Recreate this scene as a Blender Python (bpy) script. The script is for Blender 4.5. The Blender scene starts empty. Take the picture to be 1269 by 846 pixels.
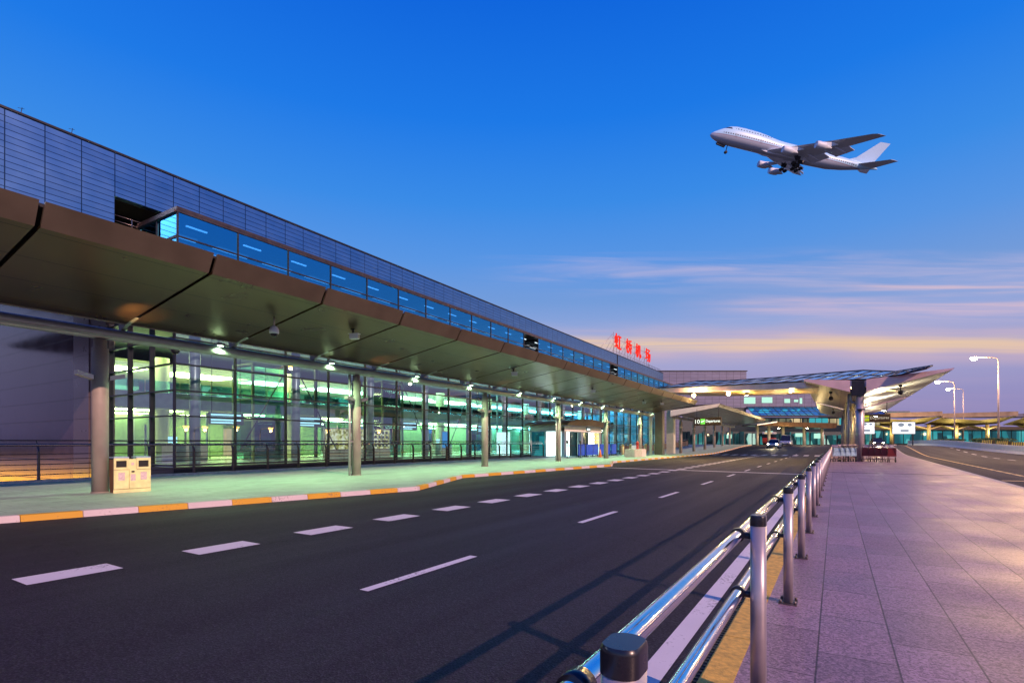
import bpy, bmesh, math, random
from mathutils import Vector, Matrix
random.seed(7)
R = math.radians
SC = bpy.context.scene
COL = SC.collection

# ------------------------------------------------------------------ camera, sky, sun, exposure
F, XV, CX, YH, H = 650.0, 1035.0, 634.5, 548.3, 1.5
TH = math.atan((XV - CX) / F)
CT, ST = math.cos(TH), math.sin(TH)
cam = bpy.data.objects.new('camera', bpy.data.cameras.new('camera'))
COL.objects.link(cam)
cam.location = (0, 0, H)
cam.rotation_euler = (R(90), 0, TH)
cam.data.sensor_width = 36.0
cam.data.lens = 36.0 * F / 1269.0
cam.data.shift_y = (YH - 423.0) / 1269.0
cam.data.clip_start = 0.05
cam.data.clip_end = 8000
SC.camera = cam
SC.view_settings.view_transform = 'Standard'
SC.view_settings.look = 'None'
SC.view_settings.exposure = 0.0
SC.view_settings.gamma = 1.0
SC.view_settings.use_curve_mapping = False
SC.cycles.use_denoising = True
SC.cycles.max_bounces = 8
SC.cycles.transparent_max_bounces = 16
SC.cycles.glossy_bounces = 4
SC.cycles.diffuse_bounces = 3
SC.cycles.sample_clamp_indirect = 6.0
SC.cycles.caustics_reflective = False
SC.cycles.caustics_refractive = False


def lin(r, g, b):
    def f(v):
        v /= 255.0
        return v / 12.92 if v <= 0.04045 else ((v + 0.055) / 1.055) ** 2.4
    return (f(r), f(g), f(b), 1.0)


SUN_DIR = Vector((0.945, -0.33, 0.545)).normalized()      # towards the light
SUN_EL = math.asin(SUN_DIR.z)
SUN_AZ = math.atan2(SUN_DIR.x, SUN_DIR.y)

world = bpy.data.worlds.new('World')
SC.world = world
world.use_nodes = True
wn, wl = world.node_tree.nodes, world.node_tree.links
wn.clear()


def N(tree, typ, **kw):
    n = tree.nodes.new(typ)
    for k, v in kw.items():
        setattr(n, k, v)
    return n


def math_node(tree, op, a, b=None, c=None, clamp=False):
    n = tree.nodes.new('ShaderNodeMath')
    n.operation = op
    n.use_clamp = clamp
    for i, v in enumerate((a, b, c)):
        if v is None:
            continue
        if isinstance(v, (int, float)):
            n.inputs[i].default_value = v
        else:
            tree.links.new(v, n.inputs[i])
    return n.outputs[0]


def mix_rgb(tree, fac, a, b, blend='MIX'):
    n = tree.nodes.new('ShaderNodeMix')
    n.data_type = 'RGBA'
    n.blend_type = blend
    n.clamp_factor = True
    for i, v in ((0, fac), (6, a), (7, b)):
        if isinstance(v, (int, float)):
            n.inputs[i].default_value = v
        elif isinstance(v, (tuple, list)):
            n.inputs[i].default_value = v if len(v) == 4 else (*v, 1)
        else:
            tree.links.new(v, n.inputs[i])
    return n.outputs[2]


def ramp(tree, fac, stops, interp='LINEAR'):
    n = tree.nodes.new('ShaderNodeValToRGB')
    n.color_ramp.interpolation = interp
    el = n.color_ramp.elements
    while len(el) < len(stops):
        el.new(0.5)
    for e, (p, c) in zip(el, stops):
        e.position = p
        e.color = c if len(c) == 4 else (*c, 1)
    tree.links.new(fac, n.inputs[0])
    return n.outputs[0]


def build_sky():
    t = world.node_tree
    tc = N(t, 'ShaderNodeTexCoord')
    sep = N(t, 'ShaderNodeSeparateXYZ')
    t.links.new(tc.outputs['Generated'], sep.inputs[0])
    x, y, z = sep.outputs
    el = math_node(t, 'ARCSINE', z)                                       # radians above the horizon
    eln = math_node(t, 'DIVIDE', el, R(90), clamp=True)
    az = math_node(t, 'ARCTAN2', x, y)                                    # 0 along +Y, grows towards +X
    base = ramp(t, eln, [(0.0, lin(128, 118, 172)), (0.04, lin(142, 134, 186)), (0.085, lin(160, 158, 202)), (0.13, lin(142, 162, 214)), (0.165, lin(112, 152, 214)),
                         (0.21, lin(84, 146, 224)), (0.27, lin(52, 136, 228)), (0.35, lin(18, 118, 228)),
                         (0.45, lin(0, 98, 218)), (0.62, lin(0, 72, 190)), (1.0, lin(0, 50, 150))])

    ahead = math_node(t, 'MAXIMUM', math_node(t, 'ABSOLUTE', math_node(t, 'ADD', math_node(t, 'MULTIPLY', x, -0.525), math_node(t, 'MULTIPLY', y, 0.851))), 0.12)
    vv = math_node(t, 'ARCTANGENT', math_node(t, 'DIVIDE', z, ahead))
    uu = math_node(t, 'DIVIDE', math_node(t, 'ADD', math_node(t, 'MULTIPLY', x, 0.851), math_node(t, 'MULTIPLY', y, 0.525)), ahead)

    def cloud(sa, se, lo, hi, detail=5.0, off=0.0, dist=0.5):
        cmb = N(t, 'ShaderNodeCombineXYZ')
        t.links.new(math_node(t, 'MULTIPLY', uu, sa), cmb.inputs[0])
        t.links.new(math_node(t, 'MULTIPLY', vv, se), cmb.inputs[1])
        cmb.inputs[2].default_value = off
        nz = N(t, 'ShaderNodeTexNoise')
        nz.inputs['Scale'].default_value = 1.0
        nz.inputs['Detail'].default_value = detail
        nz.inputs['Roughness'].default_value = 0.58
        nz.inputs['Distortion'].default_value = dist
        t.links.new(cmb.outputs[0], nz.inputs['Vector'])
        mr = N(t, 'ShaderNodeMapRange', interpolation_type='SMOOTHSTEP')
        mr.inputs['From Min'].default_value = lo
        mr.inputs['From Max'].default_value = hi
        t.links.new(nz.outputs[0], mr.inputs[0])
        return mr.outputs[0]

    def band(v, a, b, c_, d):
        m1 = N(t, 'ShaderNodeMapRange', interpolation_type='SMOOTHSTEP')
        m1.inputs['From Min'].default_value, m1.inputs['From Max'].default_value = a, b
        m2 = N(t, 'ShaderNodeMapRange', interpolation_type='SMOOTHSTEP')
        m2.inputs['From Min'].default_value, m2.inputs['From Max'].default_value = c_, d
        m2.inputs['To Min'].default_value, m2.inputs['To Max'].default_value = 1.0, 0.0
        t.links.new(v, m1.inputs[0])
        t.links.new(v, m2.inputs[0])
        return math_node(t, 'MULTIPLY', m1.outputs[0], m2.outputs[0])

    def lay(col, mask, k, c):
        return mix_rgb(t, math_node(t, 'MULTIPLY', mask, k), col, c)
    mul = lambda *a: a[0] if len(a) == 1 else math_node(t, 'MULTIPLY', a[0], mul(*a[1:]))
    wob = math_node(t, 'ADD', vv, math_node(t, 'MULTIPLY', math_node(t, 'SUBTRACT', cloud(2.6, 6, 0.2, 0.8, 2.0, 2.2, .2), 0.5), R(0.9)))
    # high thin mauve sheets, two pink streaks, and the warm bar low over the terminal
    col = lay(base, mul(cloud(2.2, 40, 0.36, 0.72, 7, 3.1), band(wob, R(15.0), R(17.6), R(18.6), R(20.6)), band(uu, -.12, .22, 3, 4)), .62, lin(196, 184, 214))
    col = lay(col, mul(cloud(2.0, 46, 0.34, 0.70, 7, 12.4), band(wob, R(12.2), R(13.6), R(14.8), R(16.2)), band(uu, .25, .62, 3, 4)), .62, lin(206, 182, 206))
    col = lay(col, mul(cloud(1.8, 90, 0.40, 0.66, 6, 9.7), band(wob, R(15.4), R(16.0), R(16.3), R(16.9)), band(uu, .45, .85, 3, 4)), .70, lin(240, 198, 196))
    col = lay(col, mul(cloud(2.0, 90, 0.40, 0.66, 6, 4.2), band(wob, R(13.6), R(14.2), R(14.5), R(15.1)), band(uu, .35, .6, 3, 4)), .55, lin(238, 196, 196))
    col = lay(col, mul(cloud(1.5, 26, 0.22, 0.70, 6, 1.3), band(wob, R(8.0), R(10.3), R(10.9), R(13.4)), band(uu, -.30, .10, 2, 4)), .62, lin(232, 186, 178))
    col = lay(col, mul(cloud(1.4, 60, 0.24, 0.68, 6, 5.3), band(wob, R(9.5), R(10.4), R(10.8), R(11.8)), band(uu, -.22, .12, .7, 1.6)), .72, lin(246, 206, 148))
    col = lay(col, mul(cloud(1.2, 22, 0.40, 0.75, 6, 7.9), band(vv, R(2), R(5), R(8), R(10))), .25, lin(184, 158, 190))
    sky = N(t, 'ShaderNodeTexSky')
    sky.sky_type = 'NISHITA'
    sky.sun_disc = False
    sky.sun_elevation = SUN_EL
    sky.sun_rotation = SUN_AZ
    b1 = N(t, 'ShaderNodeBackground')
    t.links.new(col, b1.inputs[0])
    b1.inputs[1].default_value = 1.0
    b2 = N(t, 'ShaderNodeBackground')
    t.links.new(sky.outputs[0], b2.inputs[0])
    b2.inputs[1].default_value = 0.006
    ad = N(t, 'ShaderNodeAddShader')
    t.links.new(b1.outputs[0], ad.inputs[0])
    t.links.new(b2.outputs[0], ad.inputs[1])
    out = N(t, 'ShaderNodeOutputWorld')
    t.links.new(ad.outputs[0], out.inputs[0])


build_sky()
sun = bpy.data.objects.new('sun', bpy.data.lights.new('sun', 'SUN'))
COL.objects.link(sun)
sun.data.energy = 4.4
sun.data.angle = R(0.5)
sun.data.color = (1.0, 0.58, 0.46)
sun.rotation_euler = SUN_DIR.to_track_quat('Z', 'Y').to_euler()

# ------------------------------------------------------------------ helpers


def gz(y):
    """The road climbs gently towards the far terminal."""
    t = min(1.0, max(0.0, (y - 68.0) / 44.0))
    return t * t * (3 - 2 * t)


def rd(r, d):
    """(right, forward) distances from the viewpoint to ground x, y."""
    return (r * CT - d * ST, r * ST + d * CT)


class MB:
    def __init__(self):
        self.bm = bmesh.new()
        self.mi = 0

    def quad(self, *pts):
        f = self.bm.faces.new([self.bm.verts.new(p) for p in pts])
        f.material_index = self.mi
        return f

    def box(self, x0, y0, z0, x1, y1, z1):
        v = [self.bm.verts.new(p) for p in ((x0, y0, z0), (x1, y0, z0), (x1, y1, z0), (x0, y1, z0), (x0, y0, z1), (x1, y0, z1), (x1, y1, z1), (x0, y1, z1))]
        for a in ((3, 2, 1, 0), (4, 5, 6, 7), (0, 1, 5, 4), (1, 2, 6, 5), (2, 3, 7, 6), (3, 0, 4, 7)):
            f = self.bm.faces.new([v[i] for i in a])
            f.material_index = self.mi
        return self

    def obox(self, c, size, rz=0.0, bevel=0.0):
        m = Matrix.Translation(Vector(c)) @ Matrix.Rotation(rz, 4, 'Z') @ Matrix.Diagonal((*size, 1))
        r = bmesh.ops.create_cube(self.bm, size=1.0, matrix=m)
        fs = {f for v in r['verts'] for f in v.link_faces}
        for f in fs:
            f.material_index = self.mi
        if bevel:
            es = {e for v in r['verts'] for e in v.link_edges}
            o = bmesh.ops.bevel(self.bm, geom=list(es), offset=bevel, segments=2, affect='EDGES', profile=0.5)
            for f in o['faces']:
                f.material_index = self.mi
        return self

    def tube(self, pts, r, n=10, r2=None, caps=True):
        pts = [Vector(p) for p in pts]
        rings = []
        for i, p in enumerate(pts):
            d = (pts[min(i + 1, len(pts) - 1)] - pts[max(i - 1, 0)]).normalized()
            up = Vector((0, 0, 1)) if abs(d.z) < 0.9 else Vector((1, 0, 0))
            a = d.cross(up).normalized()
            b = d.cross(a).normalized()
            rr = r if r2 is None else r + (r2 - r) * i / max(1, len(pts) - 1)
            rings.append([self.bm.verts.new(p + (a * math.cos(2 * math.pi * k / n) + b * math.sin(2 * math.pi * k / n)) * rr) for k in range(n)])
        for A, B in zip(rings, rings[1:]):
            for k in range(n):
                f = self.bm.faces.new((A[k], A[(k + 1) % n], B[(k + 1) % n], B[k]))
                f.smooth = True
                f.material_index = self.mi
        if caps:
            for ring in (rings[0], rings[-1]):
                f = self.bm.faces.new(ring)
                f.material_index = self.mi
        return self

    def lathe(self, prof, n=20, M=None, smooth=True):
        """prof: (radius, height) along +Z, moved by M."""
        M = M or Matrix()
        rings = []
        for r, z in prof:
            rings.append([self.bm.verts.new(M @ Vector((r * math.cos(2 * math.pi * k / n), r * math.sin(2 * math.pi * k / n), z))) for k in range(n)])
        for A, B in zip(rings, rings[1:]):
            for k in range(n):
                f = self.bm.faces.new((A[k], A[(k + 1) % n], B[(k + 1) % n], B[k]))
                f.smooth = smooth
                f.material_index = self.mi
        for ring in (rings[0], rings[-1]):
            f = self.bm.faces.new(ring)
            f.material_index = self.mi
        return self

    def prism(self, poly, vec):
        """closed polygon of 3D points pushed along vec"""
        vec = Vector(vec)
        a = [self.bm.verts.new(p) for p in poly]
        b = [self.bm.verts.new(Vector(p) + vec) for p in poly]
        fs = [self.bm.faces.new(a), self.bm.faces.new(b[::-1])]
        n = len(a)
        for k in range(n):
            fs.append(self.bm.faces.new((a[k], b[k], b[(k + 1) % n], a[(k + 1) % n])))
        for f in fs:
            f.material_index = self.mi
        return self

    def loft(self, rings, closed=True, caps=True, smooth=True):
        rr = [[self.bm.verts.new(p) for p in ring] for ring in rings]
        n = len(rr[0])
        for A, B in zip(rr, rr[1:]):
            for k in range(n if closed else n - 1):
                f = self.bm.faces.new((A[k], A[(k + 1) % n], B[(k + 1) % n], B[k]))
                f.smooth = smooth
                f.material_index = self.mi
        if caps:
            for ring in (rr[0], rr[-1]):
                f = self.bm.faces.new(ring)
                f.material_index = self.mi
        return self

    def build(self, name, mats, parent=None, recalc=True):
        if recalc:
            bmesh.ops.recalc_face_normals(self.bm, faces=self.bm.faces)
        me = bpy.data.meshes.new(name)
        self.bm.to_mesh(me)
        self.bm.free()
        for m in (mats if isinstance(mats, (list, tuple)) else [mats]):
            me.materials.append(m)
        o = bpy.data.objects.new(name, me)
        COL.objects.link(o)
        if parent:
            o.parent = parent
        return o


def tag(o, label=None, cat=None, group=None, kind=None):
    if label:
        o['label'] = label
    if cat:
        o['category'] = cat
    if group:
        o['group'] = group
    if kind:
        o['kind'] = kind
    return o


def empty(name, loc=(0, 0, 0), rz=0.0, label=None, cat=None, group=None):
    o = bpy.data.objects.new(name, None)
    o.empty_display_size = 0.3
    COL.objects.link(o)
    o.location = loc
    o.rotation_euler = (0, 0, rz)
    return tag(o, label, cat, group)


def copy_tree(o, parent=None):
    c = o.copy()
    COL.objects.link(c)
    if parent:
        c.parent = parent
    for ch in list(o.children):
        copy_tree(ch, c)
    return c


def structure(o):
    o['kind'] = 'structure'
    return o


def lamp(kind, loc, energy, color, parent=None, name='lamp_light', **kw):
    o = bpy.data.objects.new(name, bpy.data.lights.new(name, kind))
    COL.objects.link(o)
    o.location = loc
    o.data.energy = energy
    o.data.color = color
    for k, v in kw.items():
        setattr(o.data, k, v)
    if parent:
        o.parent = parent
    return o


def text_mesh(body, size, depth, mat, name, parent=None, M=None, bold=0.0, align='CENTER', space=1.0, fit=None):
    """Lettering as a mesh, standing in the local XZ plane and facing -Y; fit = (width, height) box."""
    cu = bpy.data.curves.new('lettering', 'FONT')
    cu.body = body
    cu.size = size
    cu.extrude = depth / 2
    cu.offset = bold
    cu.align_x = align
    cu.align_y = 'CENTER'
    cu.space_character = space
    cu.resolution_u = 3
    tmp = bpy.data.objects.new('lettering', cu)
    COL.objects.link(tmp)
    dg = bpy.context.evaluated_depsgraph_get()
    me = bpy.data.meshes.new_from_object(tmp.evaluated_get(dg))
    bpy.data.objects.remove(tmp)
    bpy.data.curves.remove(cu)
    if fit and len(me.vertices):
        xs = [v.co.x for v in me.vertices]
        ys = [v.co.y for v in me.vertices]
        sx = fit[0] / max(1e-4, max(xs) - min(xs))
        sy = fit[1] / max(1e-4, max(ys) - min(ys))
        cx_, cy_ = (max(xs) + min(xs)) / 2, (max(ys) + min(ys)) / 2
        for v in me.vertices:
            v.co.x = (v.co.x - cx_) * sx
            v.co.y = (v.co.y - cy_) * sy
    me.transform(Matrix.Rotation(R(90), 4, 'X'))
    if M:
        me.transform(M)
    me.materials.clear()
    me.materials.append(mat)
    me.name = name
    o = bpy.data.objects.new(name, me)
    COL.objects.link(o)
    if parent:
        o.parent = parent
    return o


# ------------------------------------------------------------------ materials


def mat(name, color, rough=0.6, metal=0.0, var=0.0, vscale=3.0, bump=0.0, bscale=40.0, spec=0.5, coat=0.0, emit=None, estr=0.0, dirt=0.0, stretch=(1, 1, 1)):
    m = bpy.data.materials.new(name)
    m.use_nodes = True
    t = m.node_tree
    b = t.nodes['Principled BSDF']
    b.inputs['Roughness'].default_value = rough
    b.inputs['Metallic'].default_value = metal
    b.inputs['Specular IOR Level'].default_value = spec
    b.inputs['Coat Weight'].default_value = coat
    c = (*color[:3], 1)
    b.inputs['Base Color'].default_value = c
    tc = N(t, 'ShaderNodeTexCoord')
    mp = N(t, 'ShaderNodeMapping')
    mp.inputs['Scale'].default_value = stretch
    t.links.new(tc.outputs['Object'], mp.inputs[0])
    if var:
        nz = N(t, 'ShaderNodeTexNoise')
        nz.inputs['Scale'].default_value = vscale
        nz.inputs['Detail'].default_value = 6
        t.links.new(mp.outputs[0], nz.inputs['Vector'])
        lo = tuple(max(0, v * (1 - var)) for v in c[:3])
        hi = tuple(min(1, v * (1 + var)) for v in c[:3])
        col = ramp(t, nz.outputs[0], [(0.3, lo), (0.7, hi)])
        t.links.new(col, b.inputs['Base Color'])
        rr = N(t, 'ShaderNodeMapRange')
        rr.inputs['To Min'].default_value = max(0, rough - 0.08)
        rr.inputs['To Max'].default_value = min(1, rough + 0.10)
        t.links.new(nz.outputs[0], rr.inputs[0])
        t.links.new(rr.outputs[0], b.inputs['Roughness'])
    if bump:
        nb = N(t, 'ShaderNodeTexNoise')
        nb.inputs['Scale'].default_value = bscale
        nb.inputs['Detail'].default_value = 3
        t.links.new(mp.outputs[0], nb.inputs['Vector'])
        bp = N(t, 'ShaderNodeBump')
        bp.inputs['Strength'].default_value = bump
        bp.inputs['Distance'].default_value = 0.02
        t.links.new(nb.outputs[0], bp.inputs['Height'])
        t.links.new(bp.outputs[0], b.inputs['Normal'])
    if emit:
        b.inputs['Emission Color'].default_value = (*emit[:3], 1)
        b.inputs['Emission Strength'].default_value = estr
    return m


def grid_lines(t, coord, spacing, offset, width):
    """1 on thin joints that repeat along one coordinate."""
    v = math_node(t, 'DIVIDE', math_node(t, 'SUBTRACT', coord, offset), spacing)
    fr = math_node(t, 'FRACT', v)
    a = math_node(t, 'ABSOLUTE', math_node(t, 'SUBTRACT', fr, 0.5))
    return math_node(t, 'GREATER_THAN', a, 0.5 - width / spacing / 2)


def panel_mat(name, color, joints, rough=0.4, metal=0.0, var=0.12, joint_dark=0.25, coat=0.0, per_panel=0.1, spec=0.5):
    """Cladding: joints is a list of (axis, spacing, offset, width); panels differ slightly in tone."""
    m = mat(name, color, rough, metal, spec=spec, coat=coat)
    t = m.node_tree
    b = t.nodes['Principled BSDF']
    tc = N(t, 'ShaderNodeTexCoord')
    sep = N(t, 'ShaderNodeSeparateXYZ')
    t.links.new(tc.outputs['Object'], sep.inputs[0])
    mask = None
    cells = N(t, 'ShaderNodeCombineXYZ')
    for i, (ax, sp, off, w) in enumerate(joints):
        g = grid_lines(t, sep.outputs[ax], sp, off, w)
        mask = g if mask is None else math_node(t, 'MAXIMUM', mask, g)
        cell = math_node(t, 'FLOOR', math_node(t, 'ADD', math_node(t, 'DIVIDE', math_node(t, 'SUBTRACT', sep.outputs[ax], off), sp), 0.0))
        t.links.new(cell, cells.inputs[i])
    wn_ = N(t, 'ShaderNodeTexWhiteNoise')
    t.links.new(cells.outputs[0], wn_.inputs['Vector'])
    nz = N(t, 'ShaderNodeTexNoise')
    nz.inputs['Scale'].default_value = 1.2
    nz.inputs['Detail'].default_value = 5
    t.links.new(tc.outputs['Object'], nz.inputs['Vector'])
    k = math_node(t, 'ADD', math_node(t, 'MULTIPLY', math_node(t, 'SUBTRACT', wn_.outputs[0], 0.5), 2 * per_panel),
                  math_node(t, 'MULTIPLY', math_node(t, 'SUBTRACT', nz.outputs[0], 0.5), 2 * var))
    k = math_node(t, 'ADD', k, 1.0)
    sc = N(t, 'ShaderNodeVectorMath', operation='SCALE')
    sc.inputs[0].default_value = color[:3]
    t.links.new(k, sc.inputs['Scale'])
    col = mix_rgb(t, mask, sc.outputs[0], tuple(v * joint_dark for v in color[:3]))
    t.links.new(col, b.inputs['Base Color'])
    bp = N(t, 'ShaderNodeBump')
    bp.inputs['Strength'].default_value = 0.6
    bp.inputs['Distance'].default_value = 0.01
    bp.invert = True
    t.links.new(mask, bp.inputs['Height'])
    t.links.new(bp.outputs[0], b.inputs['Normal'])
    rr = math_node(t, 'ADD', math_node(t, 'MULTIPLY', nz.outputs[0], 0.16), rough - 0.08)
    t.links.new(rr, b.inputs['Roughness'])
    return m


def glass_mat(name, tint, refl=(1, 1, 1), ior=1.5, rough=0.0, coat=0.0):
    m = bpy.data.materials.new(name)
    m.use_nodes = True
    t = m.node_tree
    t.nodes.clear()
    tr = N(t, 'ShaderNodeBsdfTransparent')
    tr.inputs[0].default_value = (*tint, 1)
    gl = N(t, 'ShaderNodeBsdfGlossy')
    gl.inputs['Color'].default_value = (*refl, 1)
    gl.inputs['Roughness'].default_value = rough
    fr = N(t, 'ShaderNodeFresnel')
    fr.inputs[0].default_value = ior
    mx = N(t, 'ShaderNodeMixShader')
    fac = math_node(t, 'ADD', math_node(t, 'MULTIPLY', fr.outputs[0], 1.0 - coat), coat)
    t.links.new(fac, mx.inputs[0])
    t.links.new(tr.outputs[0], mx.inputs[1])
    t.links.new(gl.outputs[0], mx.inputs[2])
    out = N(t, 'ShaderNodeOutputMaterial')
    t.links.new(mx.outputs[0], out.inputs[0])
    return m


def emit_mat(name, color, strength):
    m = bpy.data.materials.new(name)
    m.use_nodes = True
    t = m.node_tree
    t.nodes.clear()
    e = N(t, 'ShaderNodeEmission')
    e.inputs[0].default_value = (*color[:3], 1)
    e.inputs[1].default_value = strength
    out = N(t, 'ShaderNodeOutputMaterial')
    t.links.new(e.outputs[0], out.inputs[0])
    return m


def noise(t, vec, scale, detail=4, rough=.5, dist=0.0):
    n = N(t, 'ShaderNodeTexNoise')
    n.inputs['Scale'].default_value = scale
    n.inputs['Detail'].default_value = detail
    n.inputs['Roughness'].default_value = rough
    n.inputs['Distortion'].default_value = dist
    t.links.new(vec, n.inputs['Vector'])
    return n.outputs[0]


def smooth(t, v, lo, hi):
    m = N(t, 'ShaderNodeMapRange', interpolation_type='SMOOTHSTEP')
    m.inputs['From Min'].default_value = lo
    m.inputs['From Max'].default_value = hi
    t.links.new(v, m.inputs[0])
    return m.outputs[0]


def asphalt_mat(name, base):
    """Fine aggregate, wheel-polished tracks, tar stains and a few sealed cracks."""
    m = mat(name, base, 0.8, spec=0.28)
    t = m.node_tree
    b = t.nodes['Principled BSDF']
    tc = N(t, 'ShaderNodeTexCoord')
    ob = tc.outputs['Object']
    n2 = N(t, 'ShaderNodeTexVoronoi')
    n2.inputs['Scale'].default_value = 85
    t.links.new(ob, n2.inputs['Vector'])
    sepc = N(t, 'ShaderNodeSeparateColor')
    t.links.new(n2.outputs['Color'], sepc.inputs[0])
    mp = N(t, 'ShaderNodeMapping')
    mp.inputs['Scale'].default_value = (1.5, 0.07, 1)
    t.links.new(ob, mp.inputs[0])
    big = noise(t, ob, 0.25, 6)
    tracks = noise(t, mp.outputs[0], 0.8, 3)
    stain = smooth(t, noise(t, ob, 1.1, 5, .6), .60, .74)
    crack_v = N(t, 'ShaderNodeTexVoronoi', feature='DISTANCE_TO_EDGE')
    crack_v.inputs['Scale'].default_value = .16
    wob = N(t, 'ShaderNodeVectorMath', operation='ADD')
    nzc = N(t, 'ShaderNodeTexNoise')
    nzc.inputs['Scale'].default_value = 1.3
    nzc.inputs['Detail'].default_value = 5
    t.links.new(ob, nzc.inputs['Vector'])
    t.links.new(ob, wob.inputs[0])
    t.links.new(nzc.outputs['Color'], wob.inputs[1])
    t.links.new(wob.outputs[0], crack_v.inputs['Vector'])
    crack = math_node(t, 'MULTIPLY', math_node(t, 'LESS_THAN', crack_v.outputs[0], .0028), smooth(t, noise(t, ob, .35, 2), .50, .56))
    k = math_node(t, 'ADD', math_node(t, 'MULTIPLY', big, .7), math_node(t, 'MULTIPLY', math_node(t, 'POWER', sepc.outputs[0], 2.2), 1.5))
    k = math_node(t, 'ADD', k, math_node(t, 'MULTIPLY', tracks, .55))
    k = math_node(t, 'SUBTRACT', k, math_node(t, 'MULTIPLY', stain, .35))
    k = math_node(t, 'SUBTRACT', k, math_node(t, 'MULTIPLY', crack, .45))
    k = math_node(t, 'MAXIMUM', k, .12)
    sc = N(t, 'ShaderNodeVectorMath', operation='SCALE')
    sc.inputs[0].default_value = base[:3]
    t.links.new(k, sc.inputs['Scale'])
    t.links.new(sc.outputs[0], b.inputs['Base Color'])
    bp = N(t, 'ShaderNodeBump')
    bp.inputs['Strength'].default_value = 0.7
    bp.inputs['Distance'].default_value = 0.006
    t.links.new(n2.outputs['Distance'], bp.inputs['Height'])
    t.links.new(bp.outputs[0], b.inputs['Normal'])
    t.links.new(math_node(t, 'SUBTRACT', .92, math_node(t, 'MULTIPLY', tracks, .35)), b.inputs['Roughness'])
    return m


def worn_paint(name, color, under=(.03, .028, .034)):
    m = mat(name, color, .65)
    t = m.node_tree
    b = t.nodes['Principled BSDF']
    tc = N(t, 'ShaderNodeTexCoord')
    ob = tc.outputs['Object']
    a = noise(t, ob, 26, 6, .7)
    c = noise(t, ob, 1.6, 4)
    wear = smooth(t, math_node(t, 'ADD', math_node(t, 'MULTIPLY', a, .7), math_node(t, 'MULTIPLY', c, .45)), .63, .74)
    tone = mix_rgb(t, c, tuple(v * .78 for v in color), color)
    t.links.new(mix_rgb(t, math_node(t, 'MULTIPLY', wear, .75), tone, under), b.inputs['Base Color'])
    bp = N(t, 'ShaderNodeBump')
    bp.inputs['Strength'].default_value = .4
    bp.inputs['Distance'].default_value = .004
    t.links.new(noise(t, ob, 90, 3), bp.inputs['Height'])
    t.links.new(bp.outputs[0], b.inputs['Normal'])
    return m


def paving_mat(name, base, length, width, off, joint=0.006, rough=0.5, speck=0.25, tone=0.10, stagger=0.5):
    """Rectangular slabs, long side along Y; granite speckle and stains."""
    m = mat(name, base, rough)
    t = m.node_tree
    b = t.nodes['Principled BSDF']
    tc = N(t, 'ShaderNodeTexCoord')
    sep = N(t, 'ShaderNodeSeparateXYZ')
    t.links.new(tc.outputs['Object'], sep.inputs[0])
    cmb = N(t, 'ShaderNodeCombineXYZ')
    t.links.new(math_node(t, 'ADD', sep.outputs[1], 200.0), cmb.inputs[0])
    t.links.new(math_node(t, 'SUBTRACT', sep.outputs[0], off - width * 300), cmb.inputs[1])
    br = N(t, 'ShaderNodeTexBrick')
    br.offset = stagger
    br.inputs['Scale'].default_value = 1.0
    br.inputs['Brick Width'].default_value = length
    br.inputs['Row Height'].default_value = width
    br.inputs['Mortar Size'].default_value = joint
    br.inputs['Mortar Smooth'].default_value = 0.2
    br.inputs['Bias'].default_value = 0.0
    br.inputs['Color1'].default_value = tuple(v * (1 - tone) for v in base[:3]) + (1,)
    br.inputs['Color2'].default_value = tuple(min(1, v * (1 + tone)) for v in base[:3]) + (1,)
    br.inputs['Mortar'].default_value = tuple(v * 0.22 for v in base[:3]) + (1,)
    t.links.new(cmb.outputs[0], br.inputs['Vector'])
    n1 = N(t, 'ShaderNodeTexNoise')
    n1.inputs['Scale'].default_value = 70
    n1.inputs['Detail'].default_value = 5
    n1.inputs['Roughness'].default_value = 0.75
    n2 = N(t, 'ShaderNodeTexNoise')
    n2.inputs['Scale'].default_value = 0.9
    n2.inputs['Detail'].default_value = 7
    for n in (n1, n2):
        t.links.new(tc.outputs['Object'], n.inputs['Vector'])
    k = math_node(t, 'ADD', math_node(t, 'MULTIPLY', math_node(t, 'SUBTRACT', n1.outputs[0], 0.5), speck * 4),
                  math_node(t, 'MULTIPLY', math_node(t, 'SUBTRACT', n2.outputs[0], 0.5), 0.5))
    cry = N(t, 'ShaderNodeTexVoronoi')
    cry.inputs['Scale'].default_value = 75
    t.links.new(tc.outputs['Object'], cry.inputs['Vector'])
    cs = N(t, 'ShaderNodeSeparateColor')
    t.links.new(cry.outputs['Color'], cs.inputs[0])
    k = math_node(t, 'ADD', k, math_node(t, 'MULTIPLY', math_node(t, 'SUBTRACT', cs.outputs[0], .5), speck * 1.7))
    k = math_node(t, 'ADD', k, 1.0)
    st_ = smooth(t, noise(t, tc.outputs['Object'], 2.6, 6, .65), .60, .72)
    k = math_node(t, 'MULTIPLY', k, math_node(t, 'SUBTRACT', 1.0, math_node(t, 'MULTIPLY', st_, .38)))
    sc = N(t, 'ShaderNodeVectorMath', operation='SCALE')
    t.links.new(br.outputs[0], sc.inputs[0])
    t.links.new(k, sc.inputs['Scale'])
    t.links.new(sc.outputs[0], b.inputs['Base Color'])
    bp = N(t, 'ShaderNodeBump')
    bp.inputs['Strength'].default_value = 0.35
    bp.inputs['Distance'].default_value = 0.006
    bp.invert = True
    t.links.new(br.outputs['Fac'], bp.inputs['Height'])
    t.links.new(bp.outputs[0], b.inputs['Normal'])
    rr = math_node(t, 'ADD', math_node(t, 'MULTIPLY', n2.outputs[0], 0.4), rough - 0.2)
    t.links.new(rr, b.inputs['Roughness'])
    return m


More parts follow.
